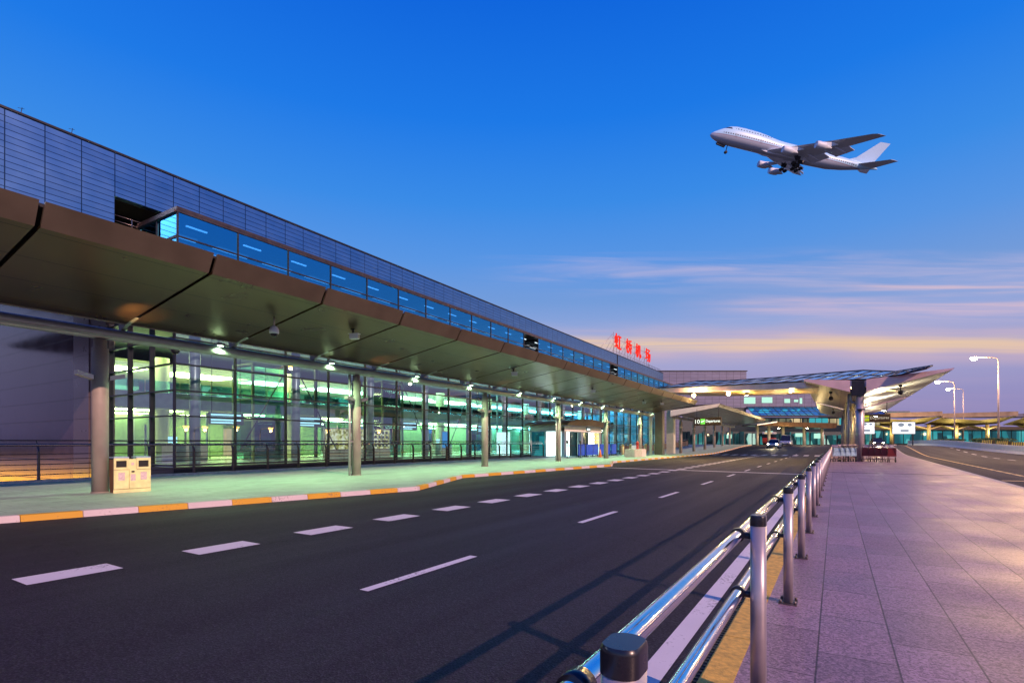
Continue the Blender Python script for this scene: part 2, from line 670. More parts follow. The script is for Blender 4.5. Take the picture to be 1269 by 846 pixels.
M = {}
M['asphalt'] = asphalt_mat('asphalt', (0.021, 0.0185, 0.0245))
M['ground'] = mat('ground', (0.06, 0.065, 0.055), 0.9, var=0.3, vscale=0.1)
M['paving_left'] = paving_mat('paving_left', (0.33, 0.47, 0.37), 0.8, 0.4, 0.0, speck=0.12, tone=0.10, rough=0.55)  # green of the beam lamps is put into the slab colour
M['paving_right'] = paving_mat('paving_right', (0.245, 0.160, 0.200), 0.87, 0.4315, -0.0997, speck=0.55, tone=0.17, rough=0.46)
M['white_line'] = worn_paint('white_line', (.74, .72, .75))
M['yellow_line'] = worn_paint('yellow_line', (.72, .52, .20))
M['kerb_yellow'] = worn_paint('kerb_yellow', (.66, .36, .02), (.16, .12, .08))
M['kerb_white'] = worn_paint('kerb_white', (.64, .56, .57), (.16, .13, .12))
M['kerb_stone'] = mat('kerb_stone', (0.42, 0.39, 0.36), 0.7, var=0.25, vscale=6, bump=0.2)
M['kerb_tan'] = mat('kerb_tan', (0.66, 0.42, 0.07), 0.65, var=0.3, vscale=22, bump=0.3, bscale=90)
M['grate'] = mat('grate', (0.03, 0.03, 0.032), 0.5, 0.6, var=0.3, vscale=9)
M['dark'] = mat('dark', (0.012, 0.012, 0.014), 0.7)
M['panel_wall'] = panel_mat('panel_wall', (0.15, 0.28, 0.47), [(1, 1.2, 6.89, 0.035), (2, 0.245, 0.02, 0.022)], rough=0.32, metal=1.0, per_panel=0.05, var=0.10, joint_dark=0.22)
M['clad_wall'] = panel_mat('clad_wall', (0.075, 0.055, 0.10), [(0, 3.1, -36.2, 0.03), (2, 1.22, 0.42, 0.055)], rough=0.15, metal=0.25, per_panel=0.06, var=0.10, spec=0.25)
M['clad_light'] = panel_mat('clad_light', (0.15, 0.125, 0.15), [(2, 1.22, 0.42, 0.03)], rough=0.3, metal=0.4)
M['steel_dark'] = mat('steel_dark', (0.035, 0.033, 0.038), 0.4, 0.5, var=0.2)
M['mullion'] = mat('mullion', (0.03, 0.035, 0.045), 0.35, 0.6, var=0.15)
M['rail_brown'] = mat('rail_brown', (0.085, 0.06, 0.055), 0.35, 0.6, var=0.2)
M['handrail'] = mat('handrail', (0.20, 0.17, 0.17), 0.25, 0.9, var=0.1)
M['soffit'] = panel_mat('soffit', (0.128, 0.080, 0.040), [(0, 1.22, -16.6, 0.032), (1, 3.2, 3.71, 0.004)], rough=0.30, metal=0.85, per_panel=0.03, var=0.14, joint_dark=0.35)
M['fascia'] = mat('fascia', (0.125, 0.102, 0.075), 0.42, 0.35, var=0.14, vscale=1.4)
M['fascia_pink'] = mat('fascia_pink', (0.82, 0.56, 0.52), 0.45, 0.1, var=0.12, vscale=1.2)
M['tube_grey'] = mat('tube_grey', (0.30, 0.31, 0.31), 0.38, 0.35, var=0.12)
M['column_paint'] = mat('column_paint', (0.30, 0.262, 0.235), 0.55, 0.0, var=0.14, vscale=2.0, bump=0.03)
M['pier_green'] = mat('pier_green', (0.42, 0.42, 0.37), 0.5, 0.1, var=0.12)
M['pier_dark'] = mat('pier_dark', (0.14, 0.11, 0.09), 0.45, 0.3, var=0.15)
M['chrome'] = mat('chrome', (0.86, 0.86, 0.88), 0.07, 1.0, var=0.03, vscale=30)
M['post_grey'] = mat('post_grey', (0.46, 0.42, 0.43), 0.36, 0.55, var=0.10, vscale=9)
M['black_plastic'] = mat('black_plastic', (0.012, 0.012, 0.016), 0.28, coat=0.3, var=0.3, vscale=20)
M['bolt'] = mat('bolt', (0.20, 0.17, 0.15), 0.4, 0.9, var=0.3, vscale=30)
M['glass'] = glass_mat('glass', (0.76, 0.94, 0.88), (.86, .93, 1.0), 1.5, coat=.20)
M['glass_teal'] = glass_mat('glass_teal', (0.55, 0.90, 0.92), (1, 1, 1), 1.5)
M['glass_blue'] = glass_mat('glass_blue', (0.10, 0.42, 1.0), (.12, .62, 1.0), 1.5, coat=.46)
M['glass_sky'] = glass_mat('glass_sky', (0.55, 0.68, 0.85), (.8, .9, 1.0), 1.5, coat=.06)
M['floor_in'] = mat('floor_in', (0.50, 0.54, 0.48), 0.18, var=0.1)
M['wall_in'] = mat('wall_in', (0.44, 0.43, 0.30), 0.6, var=0.1)
M['wall_in_green'] = mat('wall_in_green', (0.15, 0.22, 0.10), 0.5, var=0.2)
M['wall_in_dark'] = mat('wall_in_dark', (0.05, 0.07, 0.08), 0.5, var=0.2)
M['barrier_dark'] = mat('barrier_dark', (0.02, 0.10, 0.12), 0.4, var=0.2)
M['cream'] = mat('cream', (0.62, 0.60, 0.44), 0.5, var=0.06)
M['ceiling_in'] = mat('ceiling_in', (0.62, 0.62, 0.50), 0.6, var=0.05)
M['slab_edge'] = mat('slab_edge', (0.40, 0.42, 0.44), 0.4, 0.3, var=0.1)
M['blue_column'] = mat('blue_column', (0.24, 0.30, 0.42), 0.35, 0.3, var=0.1)
M['light_near'] = emit_mat('light_near', (0.86, 1.0, 0.42), 24)
M['light_mid'] = emit_mat('light_mid', (0.48, 1.0, 0.62), 21)
M['light_far'] = emit_mat('light_far', (0.22, 0.85, 1.0), 22)
M['light_white'] = emit_mat('light_white', (0.85, 1.0, 0.92), 8.0)
M['light_gallery'] = emit_mat('light_gallery', (0.75, 0.9, 1.0), 1.7)
M['down_green'] = emit_mat('down_green', (0.62, 1.0, 0.62), 16.0)
M['sodium'] = emit_mat('sodium', (1.0, 0.62, 0.20), 120.0)
M['sodium_warm'] = emit_mat('sodium_warm', (1.0, 0.80, 0.50), 150.0)
M['sodium_far'] = emit_mat('sodium_far', (1.0, .50, .12), 14.0)
M['lamp_white'] = emit_mat('lamp_white', (1.0, 0.93, 0.75), 60.0)
M['pole'] = mat('pole', (0.50, 0.45, 0.42), 0.4, 0.5, var=0.1)
M['white_paint'] = mat('white_paint', (0.78, 0.79, 0.80), 0.4, var=0.06, vscale=2)
M['concrete'] = mat('concrete', (0.40, 0.40, 0.36), 0.8, var=0.18, vscale=4, bump=0.2)


def lit_interior(name, stops, scale, strength, stretch=(1, 1, .35)):
    """Rooms seen through lit glass: uneven light, dark furniture, bright patches."""
    m = bpy.data.materials.new(name)
    m.use_nodes = True
    t = m.node_tree
    t.nodes.clear()
    tc = N(t, 'ShaderNodeTexCoord')
    mp = N(t, 'ShaderNodeMapping')
    mp.inputs['Scale'].default_value = stretch
    t.links.new(tc.outputs['Object'], mp.inputs[0])
    v = N(t, 'ShaderNodeTexVoronoi', feature='F1', distance='CHEBYCHEV')
    v.inputs['Scale'].default_value = scale
    t.links.new(mp.outputs[0], v.inputs['Vector'])
    sc_ = N(t, 'ShaderNodeSeparateColor')
    t.links.new(v.outputs['Color'], sc_.inputs[0])
    nz = N(t, 'ShaderNodeTexNoise')
    nz.inputs['Scale'].default_value = scale * .7
    nz.inputs['Detail'].default_value = 4
    t.links.new(tc.outputs['Object'], nz.inputs['Vector'])
    k = math_node(t, 'ADD', math_node(t, 'MULTIPLY', sc_.outputs[0], .6), math_node(t, 'MULTIPLY', nz.outputs[0], .4))
    e = N(t, 'ShaderNodeEmission')
    t.links.new(ramp(t, k, stops), e.inputs[0])
    e.inputs[1].default_value = strength
    g = N(t, 'ShaderNodeBsdfGlossy')
    g.inputs['Roughness'].default_value = .05
    fr = N(t, 'ShaderNodeFresnel')
    mx = N(t, 'ShaderNodeMixShader')
    t.links.new(fr.outputs[0], mx.inputs[0])
    t.links.new(e.outputs[0], mx.inputs[1])
    t.links.new(g.outputs[0], mx.inputs[2])
    out = N(t, 'ShaderNodeOutputMaterial')
    t.links.new(mx.outputs[0], out.inputs[0])
    return m


M['lit_teal'] = lit_interior('lit_teal', [(.2, (.006, .015, .02)), (.42, (.015, .09, .10)), (.58, (.04, .28, .28)), (.72, (.25, .75, .62)), (.85, (.8, 1, .85))], .55, .8)
M['lit_cyan'] = lit_interior('lit_cyan', [(.2, (.004, .02, .03)), (.5, (.01, .16, .20)), (.7, (.03, .42, .46)), (.9, (.2, .8, .8))], .35, .75)
M['lit_warm'] = lit_interior('lit_warm', [(.2, (.02, .03, .03)), (.45, (.10, .12, .08)), (.65, (.45, .38, .2)), (.85, (1, .75, .4))], .5, .9)
M['lit_shop'] = lit_interior('lit_shop', [(.25, (.01, .02, .02)), (.45, (.12, .22, .12)), (.6, (.45, .62, .35)), (.8, (.9, 1, .7))], .9, .9, (1, 1, .8))
M['lit_board_yellow'] = lit_interior('lit_board_yellow', [(.3, (.25, .22, .03)), (.5, (.75, .68, .25)), (.7, (1, .95, .7))], 5, .9, (1, 1, 1))
M['lit_board_blue'] = emit_mat('lit_board_blue', (.03, .30, .75), 1.0)
M['lit_screen'] = emit_mat('lit_screen', (.45, .80, 1.0), 1.6)

# ------------------------------------------------------------------ ground, roads, pavements


def ysamples(y0, y1, step=4.0):
    ys = [y0]
    while ys[-1] + step < y1:
        ys.append(ys[-1] + step)
    ys.append(y1)
    return ys


def strip(name, y0, y1, xl, xr, off, m, step=4.0, mb=None, skirt=0.0):
    """A sheet between two lines x = xl(y), x = xr(y) that follows the ground."""
    own = mb is None
    mb = mb or MB()
    fl = xl if callable(xl) else (lambda y: xl)
    fr = xr if callable(xr) else (lambda y: xr)
    ys = ysamples(y0, y1, step)
    vs = [(mb.bm.verts.new((fl(y), y, gz(y) + off)), mb.bm.verts.new((fr(y), y, gz(y) + off))) for y in ys]
    for (a, b), (c, d) in zip(vs, vs[1:]):
        f = mb.bm.faces.new((a, b, d, c))
        f.material_index = mb.mi
    if own:
        return structure(mb.build(name, m, recalc=False))


KERB = [(-11.2, -26.0), (-14.3, -20.6), (-11.15, -6.7), (-14.3, -1.4), (-11.15, 12.47), (-13.5, 17.9), (-12.1, 31.8), (-14.0, 37.0), (-13.7, 62.0), (-13.6, 320.0)]


def kx(y):
    for (xa, ya), (xb, yb) in zip(KERB, KERB[1:]):
        if ya <= y <= yb:
            return xa + (xb - xa) * (y - ya) / (yb - ya)
    return KERB[0][0] if y < KERB[0][1] else KERB[-1][0]


def rkx(y):
    return 4.2 + 0.035 * y


BIG = 3500
g_ = MB()
strip('', -200, 140, -23.9, BIG, -0.06, None, 8, g_)
strip('', 140, BIG, -BIG, BIG, -0.06, None, 300, g_)
strip('', -200, 140, -BIG, -75, -0.06, None, 8, g_)
strip('', 100.5, 140, -75, -23.9, -0.06, None, 8, g_)
strip('', -200, -32, -75, -23.9, -0.06, None, 8, g_)
strip('', 62, 100.5, -27.2, -23.9, -0.06, None, 4, g_)
structure(g_.build('ground', M['ground'], recalc=False))
strip('road', -40, 320, -18.0, -0.69, 0.0, M['asphalt'], 2.0)
strip('far_road', -40, 320, lambda y: rkx(y) - 0.1, 60, 0.0, M['asphalt'], 4.0)

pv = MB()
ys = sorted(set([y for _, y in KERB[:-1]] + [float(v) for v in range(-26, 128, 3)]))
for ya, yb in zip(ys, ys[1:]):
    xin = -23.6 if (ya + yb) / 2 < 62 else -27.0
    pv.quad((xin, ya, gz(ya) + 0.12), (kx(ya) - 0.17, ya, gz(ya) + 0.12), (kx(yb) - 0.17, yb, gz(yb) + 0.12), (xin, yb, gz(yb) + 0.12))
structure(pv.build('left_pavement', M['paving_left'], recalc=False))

kb = MB()
seg = 0.93
cum = 0.52
for (xa, ya), (xb, yb) in zip(KERB[1:], KERB[2:]):
    L = math.hypot(xb - xa, yb - ya)
    yb_ = min(yb, 110)
    Lm = L * (yb_ - ya) / (yb - ya)
    pos = 0.0
    while pos < Lm - 1e-4:
        nxt = min(Lm, pos + (seg - (cum % seg)))
        k0, k1 = pos / L, nxt / L
        A = Vector((xa + (xb - xa) * k0, ya + (yb - ya) * k0, 0))
        B = Vector((xa + (xb - xa) * k1, ya + (yb - ya) * k1, 0))
        za, zb = gz(A.y), gz(B.y)
        kb.mi = int(cum / seg + 1e-4) % 2
        jx, jz = random.uniform(-.006, .006), random.uniform(-.005, .005)
        g = 0.006
        t_ = (B - A).normalized() * g
        A2, B2 = A + t_, B - t_
        kb.prism([(A2.x + .03 + jx, A2.y, za - .05), (A2.x + jx, A2.y, za + .124 + jz), (A2.x - .18, A2.y, za + .124 + jz), (A2.x - .18, A2.y, za - .05)], (B2.x - A2.x, B2.y - A2.y, zb - za))
        cum += nxt - pos + 1e-6
        pos = nxt
structure(kb.build('kerb', [M['kerb_yellow'], M['kerb_white']]))

# right pavement, its tan kerb, the drain grate and the far kerb
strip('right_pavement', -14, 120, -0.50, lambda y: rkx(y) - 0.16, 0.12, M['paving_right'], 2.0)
kt = MB()
for i in range(-9, 70):
    y = i * 1.0
    kt.prism([(-0.685, y + .004, gz(y) - .05), (-0.685, y + .004, gz(y) + .11), (-0.672, y + .004, gz(y) + .123), (-0.50, y + .004, gz(y) + .123), (-0.50, y + .004, gz(y) - .05)], (0, 0.992, gz(y + 1) - gz(y)))
structure(kt.build('tan_kerb', M['kerb_tan']))
fk = MB()
for i in range(-7, 60):
    y = i * 2.0
    fk.prism([(rkx(y) - .16, y + .006, gz(y) - .05), (rkx(y) - .16, y + .006, gz(y) + .124), (rkx(y), y + .006, gz(y) + .124), (rkx(y) + .02, y + .006, gz(y) - .05)], (0.07, 1.988, gz(y + 2) - gz(y)))
structure(fk.build('far_kerb', M['kerb_stone']))
ej = MB()
ej.box(-0.44, 28.62, 0.115, 5.0, 28.80, 0.126)
structure(ej.build('paving_joint', M['grate']))
gr = MB()
gr.box(-0.88, -9, -0.02, -0.865, 60, 0.012)
gr.box(-0.71, -9, -0.02, -0.69, 60, 0.012)
y = -2.0
while y < 22:
    gr.box(-0.865, y, -0.02, -0.71, y + 0.022, 0.009)
    y += 0.055
gr.box(-0.793, -9, -0.02, -0.783, 60, 0.0075)
for k in range(-4, 40):
    gr.box(-0.865, k * 1.0, -0.02, -0.71, k * 1.0 + 0.03, 0.0115)
structure(gr.build('drain_grate', M['grate']))
strip('drain_channel', -9, 60, -0.87, -0.705, 0.003, M['dark'], 4.0)

# painted markings
pm = MB()


def paint(x0, x1, y0, y1, skew=0.0):
    pm.quad((x0, y0, gz(y0) + 0.005), (x1, y0 + skew, gz(y0) + 0.005), (x1, y1 + skew, gz(y1) + 0.005), (x0, y1, gz(y1) + 0.005))


for k in range(-8, 38):
    paint(-7.70, -7.24, 2.02 + 1.757 * k, 2.90 + 1.757 * k)
for k in range(-3, 14):
    paint(-4.13, -4.01, 3.74 + 5.28 * k, 5.64 + 5.28 * k)
for k in range(-6, 33):
    paint(-1.09, -0.935, k * 2.0, k * 2.0 + 2.0)
paint(-13.0, -1.17, 29.9, 30.25, -1.7)
for k in range(11):
    x = -13.0 + k * 1.1
    paint(x, x + 0.5, 67.5, 71.5)
for k in range(-4, 30):
    y = k * 6.0
    paint(rkx(y) + 6.6, rkx(y) + 6.75, y, y + 2.4)
structure(pm.build('road_markings', M['white_line'], recalc=False))
pm = MB()
for k in range(-4, 60):
    y = k * 2.0
    pm.quad((rkx(y) + 1.75, y, gz(y) + .005), (rkx(y) + 1.93, y, gz(y) + .005), (rkx(y) + 2.0, y + 1.7, gz(y + 1.7) + .005), (rkx(y) + 1.82, y + 1.7, gz(y + 1.7) + .005))
paint(5.6, 16, 27.6, 27.95, 2.0)
structure(pm.build('far_road_markings', M['yellow_line'], recalc=False))

# the light well between pavement and glass hall
lw = MB()
lw.quad((-75, -32, -4), (-23.9, -32, -4), (-23.9, 62, -4), (-75, 62, -4))
lw.quad((-23.9, -32, -4), (-23.9, 62, -4), (-23.9, 62, 0.1), (-23.9, -32, 0.1))
lw.quad((-27.2, 62, -4), (-23.9, 62, -4), (-23.9, 62, 0.1), (-27.2, 62, 0.1))
structure(lw.build('light_well', M['concrete'], recalc=False))
wk = MB()
wk.box(-23.9, -32, -0.3, -23.55, 62, 0.20)
structure(wk.build('well_kerb', M['kerb_stone']))

# ------------------------------------------------------------------ terminal building
tb = empty('terminal_building', (-27, 12.96, 0), 0, 'long airport terminal with grey panel parapet above a lit glass hall', 'building')
TB = Vector((-27, 12.96, 0))


def tpart(mb, name, m, parent=None):
    """Part of the terminal, given in ground coordinates so that cladding joints line up."""
    o = mb.build(name, m)
    o.parent = parent or tb
    if parent is None:
        o.matrix_parent_inverse = Matrix.Translation(-TB)
    return o


w = MB()
w.box(-27.4, -60, 9.9, -27.0, 10.47, 14.25)
w.box(-27.4, 10.47, 12.36, -27.0, 13.4, 14.25)
w.box(-27.4, 13.4, 8.0, -27.0, 97, 14.25)
w.box(-60, 97 - .4, 0.2, -27.4, 97, 14.25)
tpart(w, 'parapet_wall', M['panel_wall'])
w = MB()
w.box(-27.45, -60, 14.25, -26.95, 97.05, 14.33)
w.box(-26.99, 73.0, 11.4, -26.93, 73.12, 14.25)
tpart(w, 'coping', M['steel_dark'])
w = MB()
w.box(-62, -60, 13.6, -27.4, 96.6, 13.9)
w.box(-62, 13.4, 8.0, -27.4, 96.6, 8.35)
w.box(-60, -60, 9.6, -27.0, 10.2, 9.9)
tpart(w, 'roof', M['wall_in_dark'])
w = MB()
w.box(-31, 10.1, 9.9, -30.8, 14, 12.6)
w.box(-31, 10.1, 12.4, -27.4, 13.39, 12.6)
w.box(-30.8, 13.0, 9.95, -27.41, 13.39, 12.4)
tpart(w, 'recess', M['dark'])
w = MB()
for z in (10.6, 10.85, 11.1, 11.35, 11.6):
    w.tube([(-27.2, 10.47, z), (-27.2, 13.0, z)], 0.015, 6)
for yy in (11.2, 12.2):
    w.box(-27.22, yy, 10.0, -27.18, yy + .04, 11.6)
tpart(w, 'recess_railing', M['handrail'])
# cladding of the end that faces the camera
w = MB()
w.box(-110, 12.96, -4, -38.25, 13.4, 13.6)
tpart(w, 'end_cladding', M['clad_wall'])
w = MB()
w.box(-38.2, 12.75, -4, -36.1, 13.3, 13.6)
w.box(-36.1, 12.80, -4, -34.05, 13.2, 13.6)
tpart(w, 'end_pier', M['clad_light'])
# plinth below the glass
w = MB()
w.box(-27.25, 12.96, -4, -26.98, 97, 0.30)
w.box(-34.05, 12.90, -4, -27.0, 13.1, 0.30)
tpart(w, 'plinth', M['steel_dark'])
# glass walls and their frames
TR = [0.40, 1.60, 2.80, 4.03, 5.31, 6.55, 7.80]
w = MB()
w.quad((-27.05, 13.0, 0.3), (-27.05, 97, 0.3), (-27.05, 97, 8.0), (-27.05, 13.0, 8.0))
w.quad((-34.05, 13.02, 0.3), (-27.05, 13.02, 0.3), (-27.05, 13.02, 8.0), (-34.05, 13.02, 8.0))
gl_wall = tpart(w, 'glass_wall', M['glass'])
w = MB()
y = 12.96
while y < 97.2:
    w.box(-27.14, y - .034, 0.302, -26.97, y + .034, 8.0)
    y += 3.0
x = -29.35
while x > -34.2:
    w.box(x - .05, 12.9, 0.303, x + .05, 13.12, 8.0)
    x -= 2.35
tpart(w, 'mullions', M['mullion'])
w = MB()
for z in TR:
    w.box(-27.10, 12.93, z - .034, -26.94, 97, z + .034)
    w.box(-34.05, 12.87, z - .033, -27.10, 13.05, z + .033)
tpart(w, 'transoms', M['mullion'])

# inside the hall
w = MB()
w.box(-62, 13.4, 0.05, -27.3, 96.6, 0.32)
tpart(w, 'hall_floor', M['floor_in'])
w = MB()
w.box(-62, 13.42, 3.72, -36, 96.5, 4.30)
w.box(-36.0, 13.42, 3.70, -35.9, 96.5, 4.62)
tpart(w, 'mezzanine', M['slab_edge'])
w = MB()
w.box(-62, 13.43, 6.95, -41.0, 96.4, 7.2)
w.box(-62, 13.43, 3.62, -36.2, 96.4, 3.715)
tpart(w, 'hall_ceiling', M['ceiling_in'])
w = MB()
w.box(-62.2, 13.4, 0.2, -62, 96.6, 8.0)
w.box(-62, 13.45, 0.33, -35, 13.6, 8.0)
tpart(w, 'hall_back_wall', M['wall_in'])
for (a, b, key) in ((13.9, 34, 'light_near'), (34, 62, 'light_mid'), (62, 96, 'light_far')):
    n = int((b - a) / 9.4) + 1
    st = (b - a) / n
    for k in range(n):
        y0 = a + k * st + .25
        w = MB()
        w.box(-46.2, y0, 6.90, -43.2, y0 + st - 2.0, 6.945)
        tpart(w, 'ceiling_or_fill_light', M[key])
        w = MB()
        w.box(-38.0, y0 + .4, 7.90, -36.5, y0 + st - 1.0, 7.96)  # added strip hidden behind the canopy beam, brightens the front of the hall
        tpart(w, 'ceiling_or_fill_light', M[key])
        for xx in (-38.6, -43.5, -50.0):
            w = MB()
            w.box(xx, y0, 3.57, xx + 1.3, y0 + st - 2.4, 3.615)
            tpart(w, 'ceiling_or_fill_light', M[key])
yy = 17.0
while yy < 96:
    w = MB()
    w.lathe([(0.48, 0.32), (0.48, 6.95)], 20, Matrix.Translation((-37.2, yy, 0)))
    tpart(w, 'hall_column', M['cream'])
    yy += 9.4
for yy in (14.6, 20.6, 26.7, 32.6, 38.6, 44.6, 52, 58, 64, 70, 76, 82, 88):
    w = MB()
    w.lathe([(0.26, 0.32), (0.26, 8.0)], 16, Matrix.Translation((-28.4, yy, 0)))
    tpart(w, 'facade_column', M['blue_column'])
for yy in (20.5, 29.9, 39.3, 58, 68, 78):
    w = MB()
    p = (-28.6, yy, 6.6)
    for dy in (-3.4, 3.4):
        w.tube([p, (-28.6, yy + dy, 1.0)], 0.035, 6)
    w.tube([p, (-28.6, yy, 8.0)], 0.05, 6)
    tpart(w, 'bracing', M['steel_dark'])
for (y0, y1, x0) in ((14, 19, -43), (20.5, 25.5, -45), (28, 34, -43), (37, 41, -46), (44, 50, -43), (54, 60, -44), (64, 72, -43), (76, 84, -45), (87, 94, -43)):
    w = MB()
    w.box(x0 - .3, y0, 0.33, x0, y1, 3.55)
    tpart(w, 'shop_wall', M['wall_in_green'])
for (y0, y1, key) in ((14, 18, 'wall_in_dark'), (18.4, 22, 'lit_shop'), (23, 27, 'wall_in_dark'), (27.5, 31, 'lit_shop'), (31.5, 34, 'wall_in_green'), (35, 39, 'lit_shop'), (40, 43, 'wall_in_dark'), (44, 47.5, 'lit_teal'),
                      (48, 53, 'wall_in_dark'), (54, 59, 'lit_teal'), (60, 63, 'wall_in_green'), (64, 68, 'lit_teal'), (69, 74, 'wall_in_dark'), (75, 79, 'lit_teal'), (80, 83, 'wall_in_dark'), (84, 95, 'lit_cyan')):
    w = MB()
    w.box(-52.3, y0, 4.31, -52, y1, 6.9)
    tpart(w, 'upper_shop_front' if key[:3] == 'lit' else 'upper_partition', M[key])
rng = random.Random(11)
y = 14.5
while y < 94:
    wd = rng.uniform(2.2, 4.2)
    w = MB()
    w.box(-47.2, y, .33, -47.0, y + wd, 2.75)
    tpart(w, 'shop_front', M[rng.choice(['lit_shop', 'lit_teal', 'lit_teal', 'lit_cyan'] if y > 34 else ['lit_shop', 'lit_teal', 'lit_warm'])])
    w = MB()
    w.box(-46.95, y, 2.78, -46.85, y + wd, 3.3)
    tpart(w, 'shop_header', M[rng.choice(['wall_in_dark', 'wall_in_green', 'lit_board_yellow', 'barrier_dark', 'lit_board_blue'])])
    y += wd + rng.uniform(.6, 2.2)
for k in range(34):
    y = rng.uniform(14.5, 95)
    x = rng.uniform(-42, -31)
    w = MB()
    h_ = rng.choice([3.6, 3.6, 7.9])
    if x > -36 and h_ > 4:
        w.box(x - .10, y - .10, .32, x + .10, y + .10, 7.9)
    else:
        w.box(x - .05, y - .05, .32, x + .05, y + .05, 3.58 if x < -36.3 else 2.6)
    tpart(w, 'slim_post', M[rng.choice(['blue_column', 'steel_dark', 'wall_in_green', 'slab_edge'])])
w = MB()
yy = 13.6
while yy < 96:
    w.box(-35.96, yy, 4.63, -35.94, yy + 1.9, 5.35)
    yy += 2.0
tpart(w, 'mezzanine_glass', M['glass_teal'])

# things standing and hanging in the hall
ct0 = None
for i, (x, y) in enumerate(((-33.5, 16.5), (-33.8, 22.0), (-34.0, 31.5), (-33.6, 41.0), (-34.0, 64.5), (-33.5, 72.0))):
    lab = 'pale service desk inside the glass hall, %s one from the near corner' % ['first', 'second', 'third', 'fourth', 'fifth', 'sixth'][i]
    if ct0 is None:
        ct0 = empty('service_desk', (x, y, .32), 0, lab, 'desk', 'service desks in the hall')
        w = MB()
        w.obox((0, 0, .52), (.7, 2.6, 1.04), 0, .03)
        w.build('desk_body', M['slab_edge'], ct0)
        w = MB()
        w.obox((0, 0, 1.07), (.85, 2.8, .06), 0, .02)
        w.build('desk_top', M['wall_in_dark'], ct0)
        w = MB()
        w.obox((.1, -.6, 1.36), (.05, .5, .36), 0, .01)
        w.obox((.1, -.6, 1.12), (.06, .06, .14))
        w.build('monitor', M['lit_screen'], ct0)
    else:
        c = copy_tree(ct0)
        c.location = (x, y, .32)
        c['label'] = lab
fb0 = None
for i, (x, y) in enumerate(((-32.5, 18.6), (-32.2, 24.4), (-32.6, 35.2), (-32.3, 46.5), (-32.4, 68.0))):
    lab = 'flight board hanging inside the glass hall, %s one from the near corner' % ['first', 'second', 'third', 'fourth', 'fifth'][i]
    if fb0 is None:
        fb0 = empty('flight_board', (x, y, 3.0), 0, lab, 'display board', 'flight boards in the hall')
        w = MB()
        w.obox((0, 0, 0), (.16, 2.2, .75), 0, .02)
        w.build('case', M['wall_in_dark'], fb0)
        w = MB()
        for a in range(4):
            w.box(.082, -1.0, -.30 + a * .16, .088, -1.0 + (1.9 if a % 2 else 1.4), -.20 + a * .16)
        w.build('screen', M['lit_screen'], fb0)
        w = MB()
        for a in (-.9, .9):
            w.tube([(0, a, .37), (0, a, 5.0)], .02, 6)
        w.build('hanger', M['steel_dark'], fb0)
    else:
        c = copy_tree(fb0)
        c.location = (x, y, 3.0)
        c['label'] = lab
for i, (y, w_, key, lab) in enumerate(((26.6, 3.0, 'lit_board_yellow', 'yellow lit poster wall inside the hall behind the second column'), (29.9, 3.6, 'lit_board_yellow', 'pale dotted poster wall inside the hall between the second and third columns'),
                                       (39.0, 1.2, 'lit_board_blue', 'tall blue lit panel inside the hall'))):
    r0 = empty('poster_wall', (-31.4, y, .32), 0, lab, 'poster wall')
    w = MB()
    w.box(-.12, -w_ / 2, 0, 0, w_ / 2, 2.3)
    w.build('board', M['slab_edge'], r0)
    w = MB()
    w.box(.004, -w_ / 2 + .08, .7, .012, w_ / 2 - .08, 2.2)
    pn = w.build('poster', M[key], r0)
    if w_ > 3.2:
        w = MB()
        for a in range(8):
            for b_ in range(4):
                w.box(.013, -1.5 + a * .4, .85 + b_ * .34, .016, -1.28 + a * .4, 1.05 + b_ * .34)
        w.build('notices', M['wall_in_dark'], pn)
for i, y in enumerate((21.5, 33.0)):
    r0 = empty('lift_shaft', (-33.5, y, .32), 0, ['glass lift shaft with a green frame near the corner of the hall', 'glass lift shaft with a green frame deeper in the hall'][i], 'lift')
    w = MB()
    for sx in (-1.1, 1.1):
        for sy in (-1.2, 1.2):
            w.box(sx - .07, sy - .07, 0, sx + .07, sy + .07, 6.4)
    for z in (2.6, 4.0, 6.3):
        for s_ in (-1.2, 1.2):
            w.box(-1.03, s_ - .05, z, 1.03, s_ + .05, z + .12)
        for s_ in (-1.1, 1.1):
            w.box(s_ - .05, -1.15, z + .001, s_ + .05, 1.15, z + .121)
    w.build('frame', M['wall_in_green'], r0)
    w = MB()
    w.box(-1.0, -1.1, .1, 1.0, 1.1, 6.2)
    w.build('glass', M['glass_teal'], r0)
    w = MB()
    w.box(-.8, -.9, .6 + 2.2 * i, .8, .9, 2.9 + 2.2 * i)
    w.build('cabin', M['wall_in_dark'], r0)

# the glazed gallery in front of the parapet wall
GX = -23.55
gal = MB()
gal.box(-26.98, 11.4, 8.95, GX - 0.06, 97, 9.2)
tpart(gal, 'gallery_floor', M['steel_dark'])
gal = MB()
gal.box(-26.98, 11.34, 11.30, GX + 0.06, 97, 11.42)
gal.box(GX - .05, 11.34, 11.20, GX + .05, 97, 11.30)
gal.box(-26.98, 11.30, 11.20, GX - .05, 11.40, 11.30)
tpart(gal, 'gallery_roof', M['rail_brown'])
gal = MB()
gy = [11.4 + 2.62 * k for k in range(0, 33)]
for y in gy:
    gal.box(GX - .04, y - .03, 9.2, GX + .04, y + .03, 11.2)
gal.box(GX - .035, 11.4, 10.16, GX + .035, 97, 10.22)
gal.box(-26.98, 11.36, 10.14, GX - .045, 11.44, 10.24)
gal.box(GX - .06, 11.4, 9.2, GX + .06, 97, 9.3)
for y in (11.4,):
    gal.box(-25.3, y - .04, 9.2, -25.22, y + .04, 11.2)
tpart(gal, 'gallery_frame', M['steel_dark'])
gal = MB()
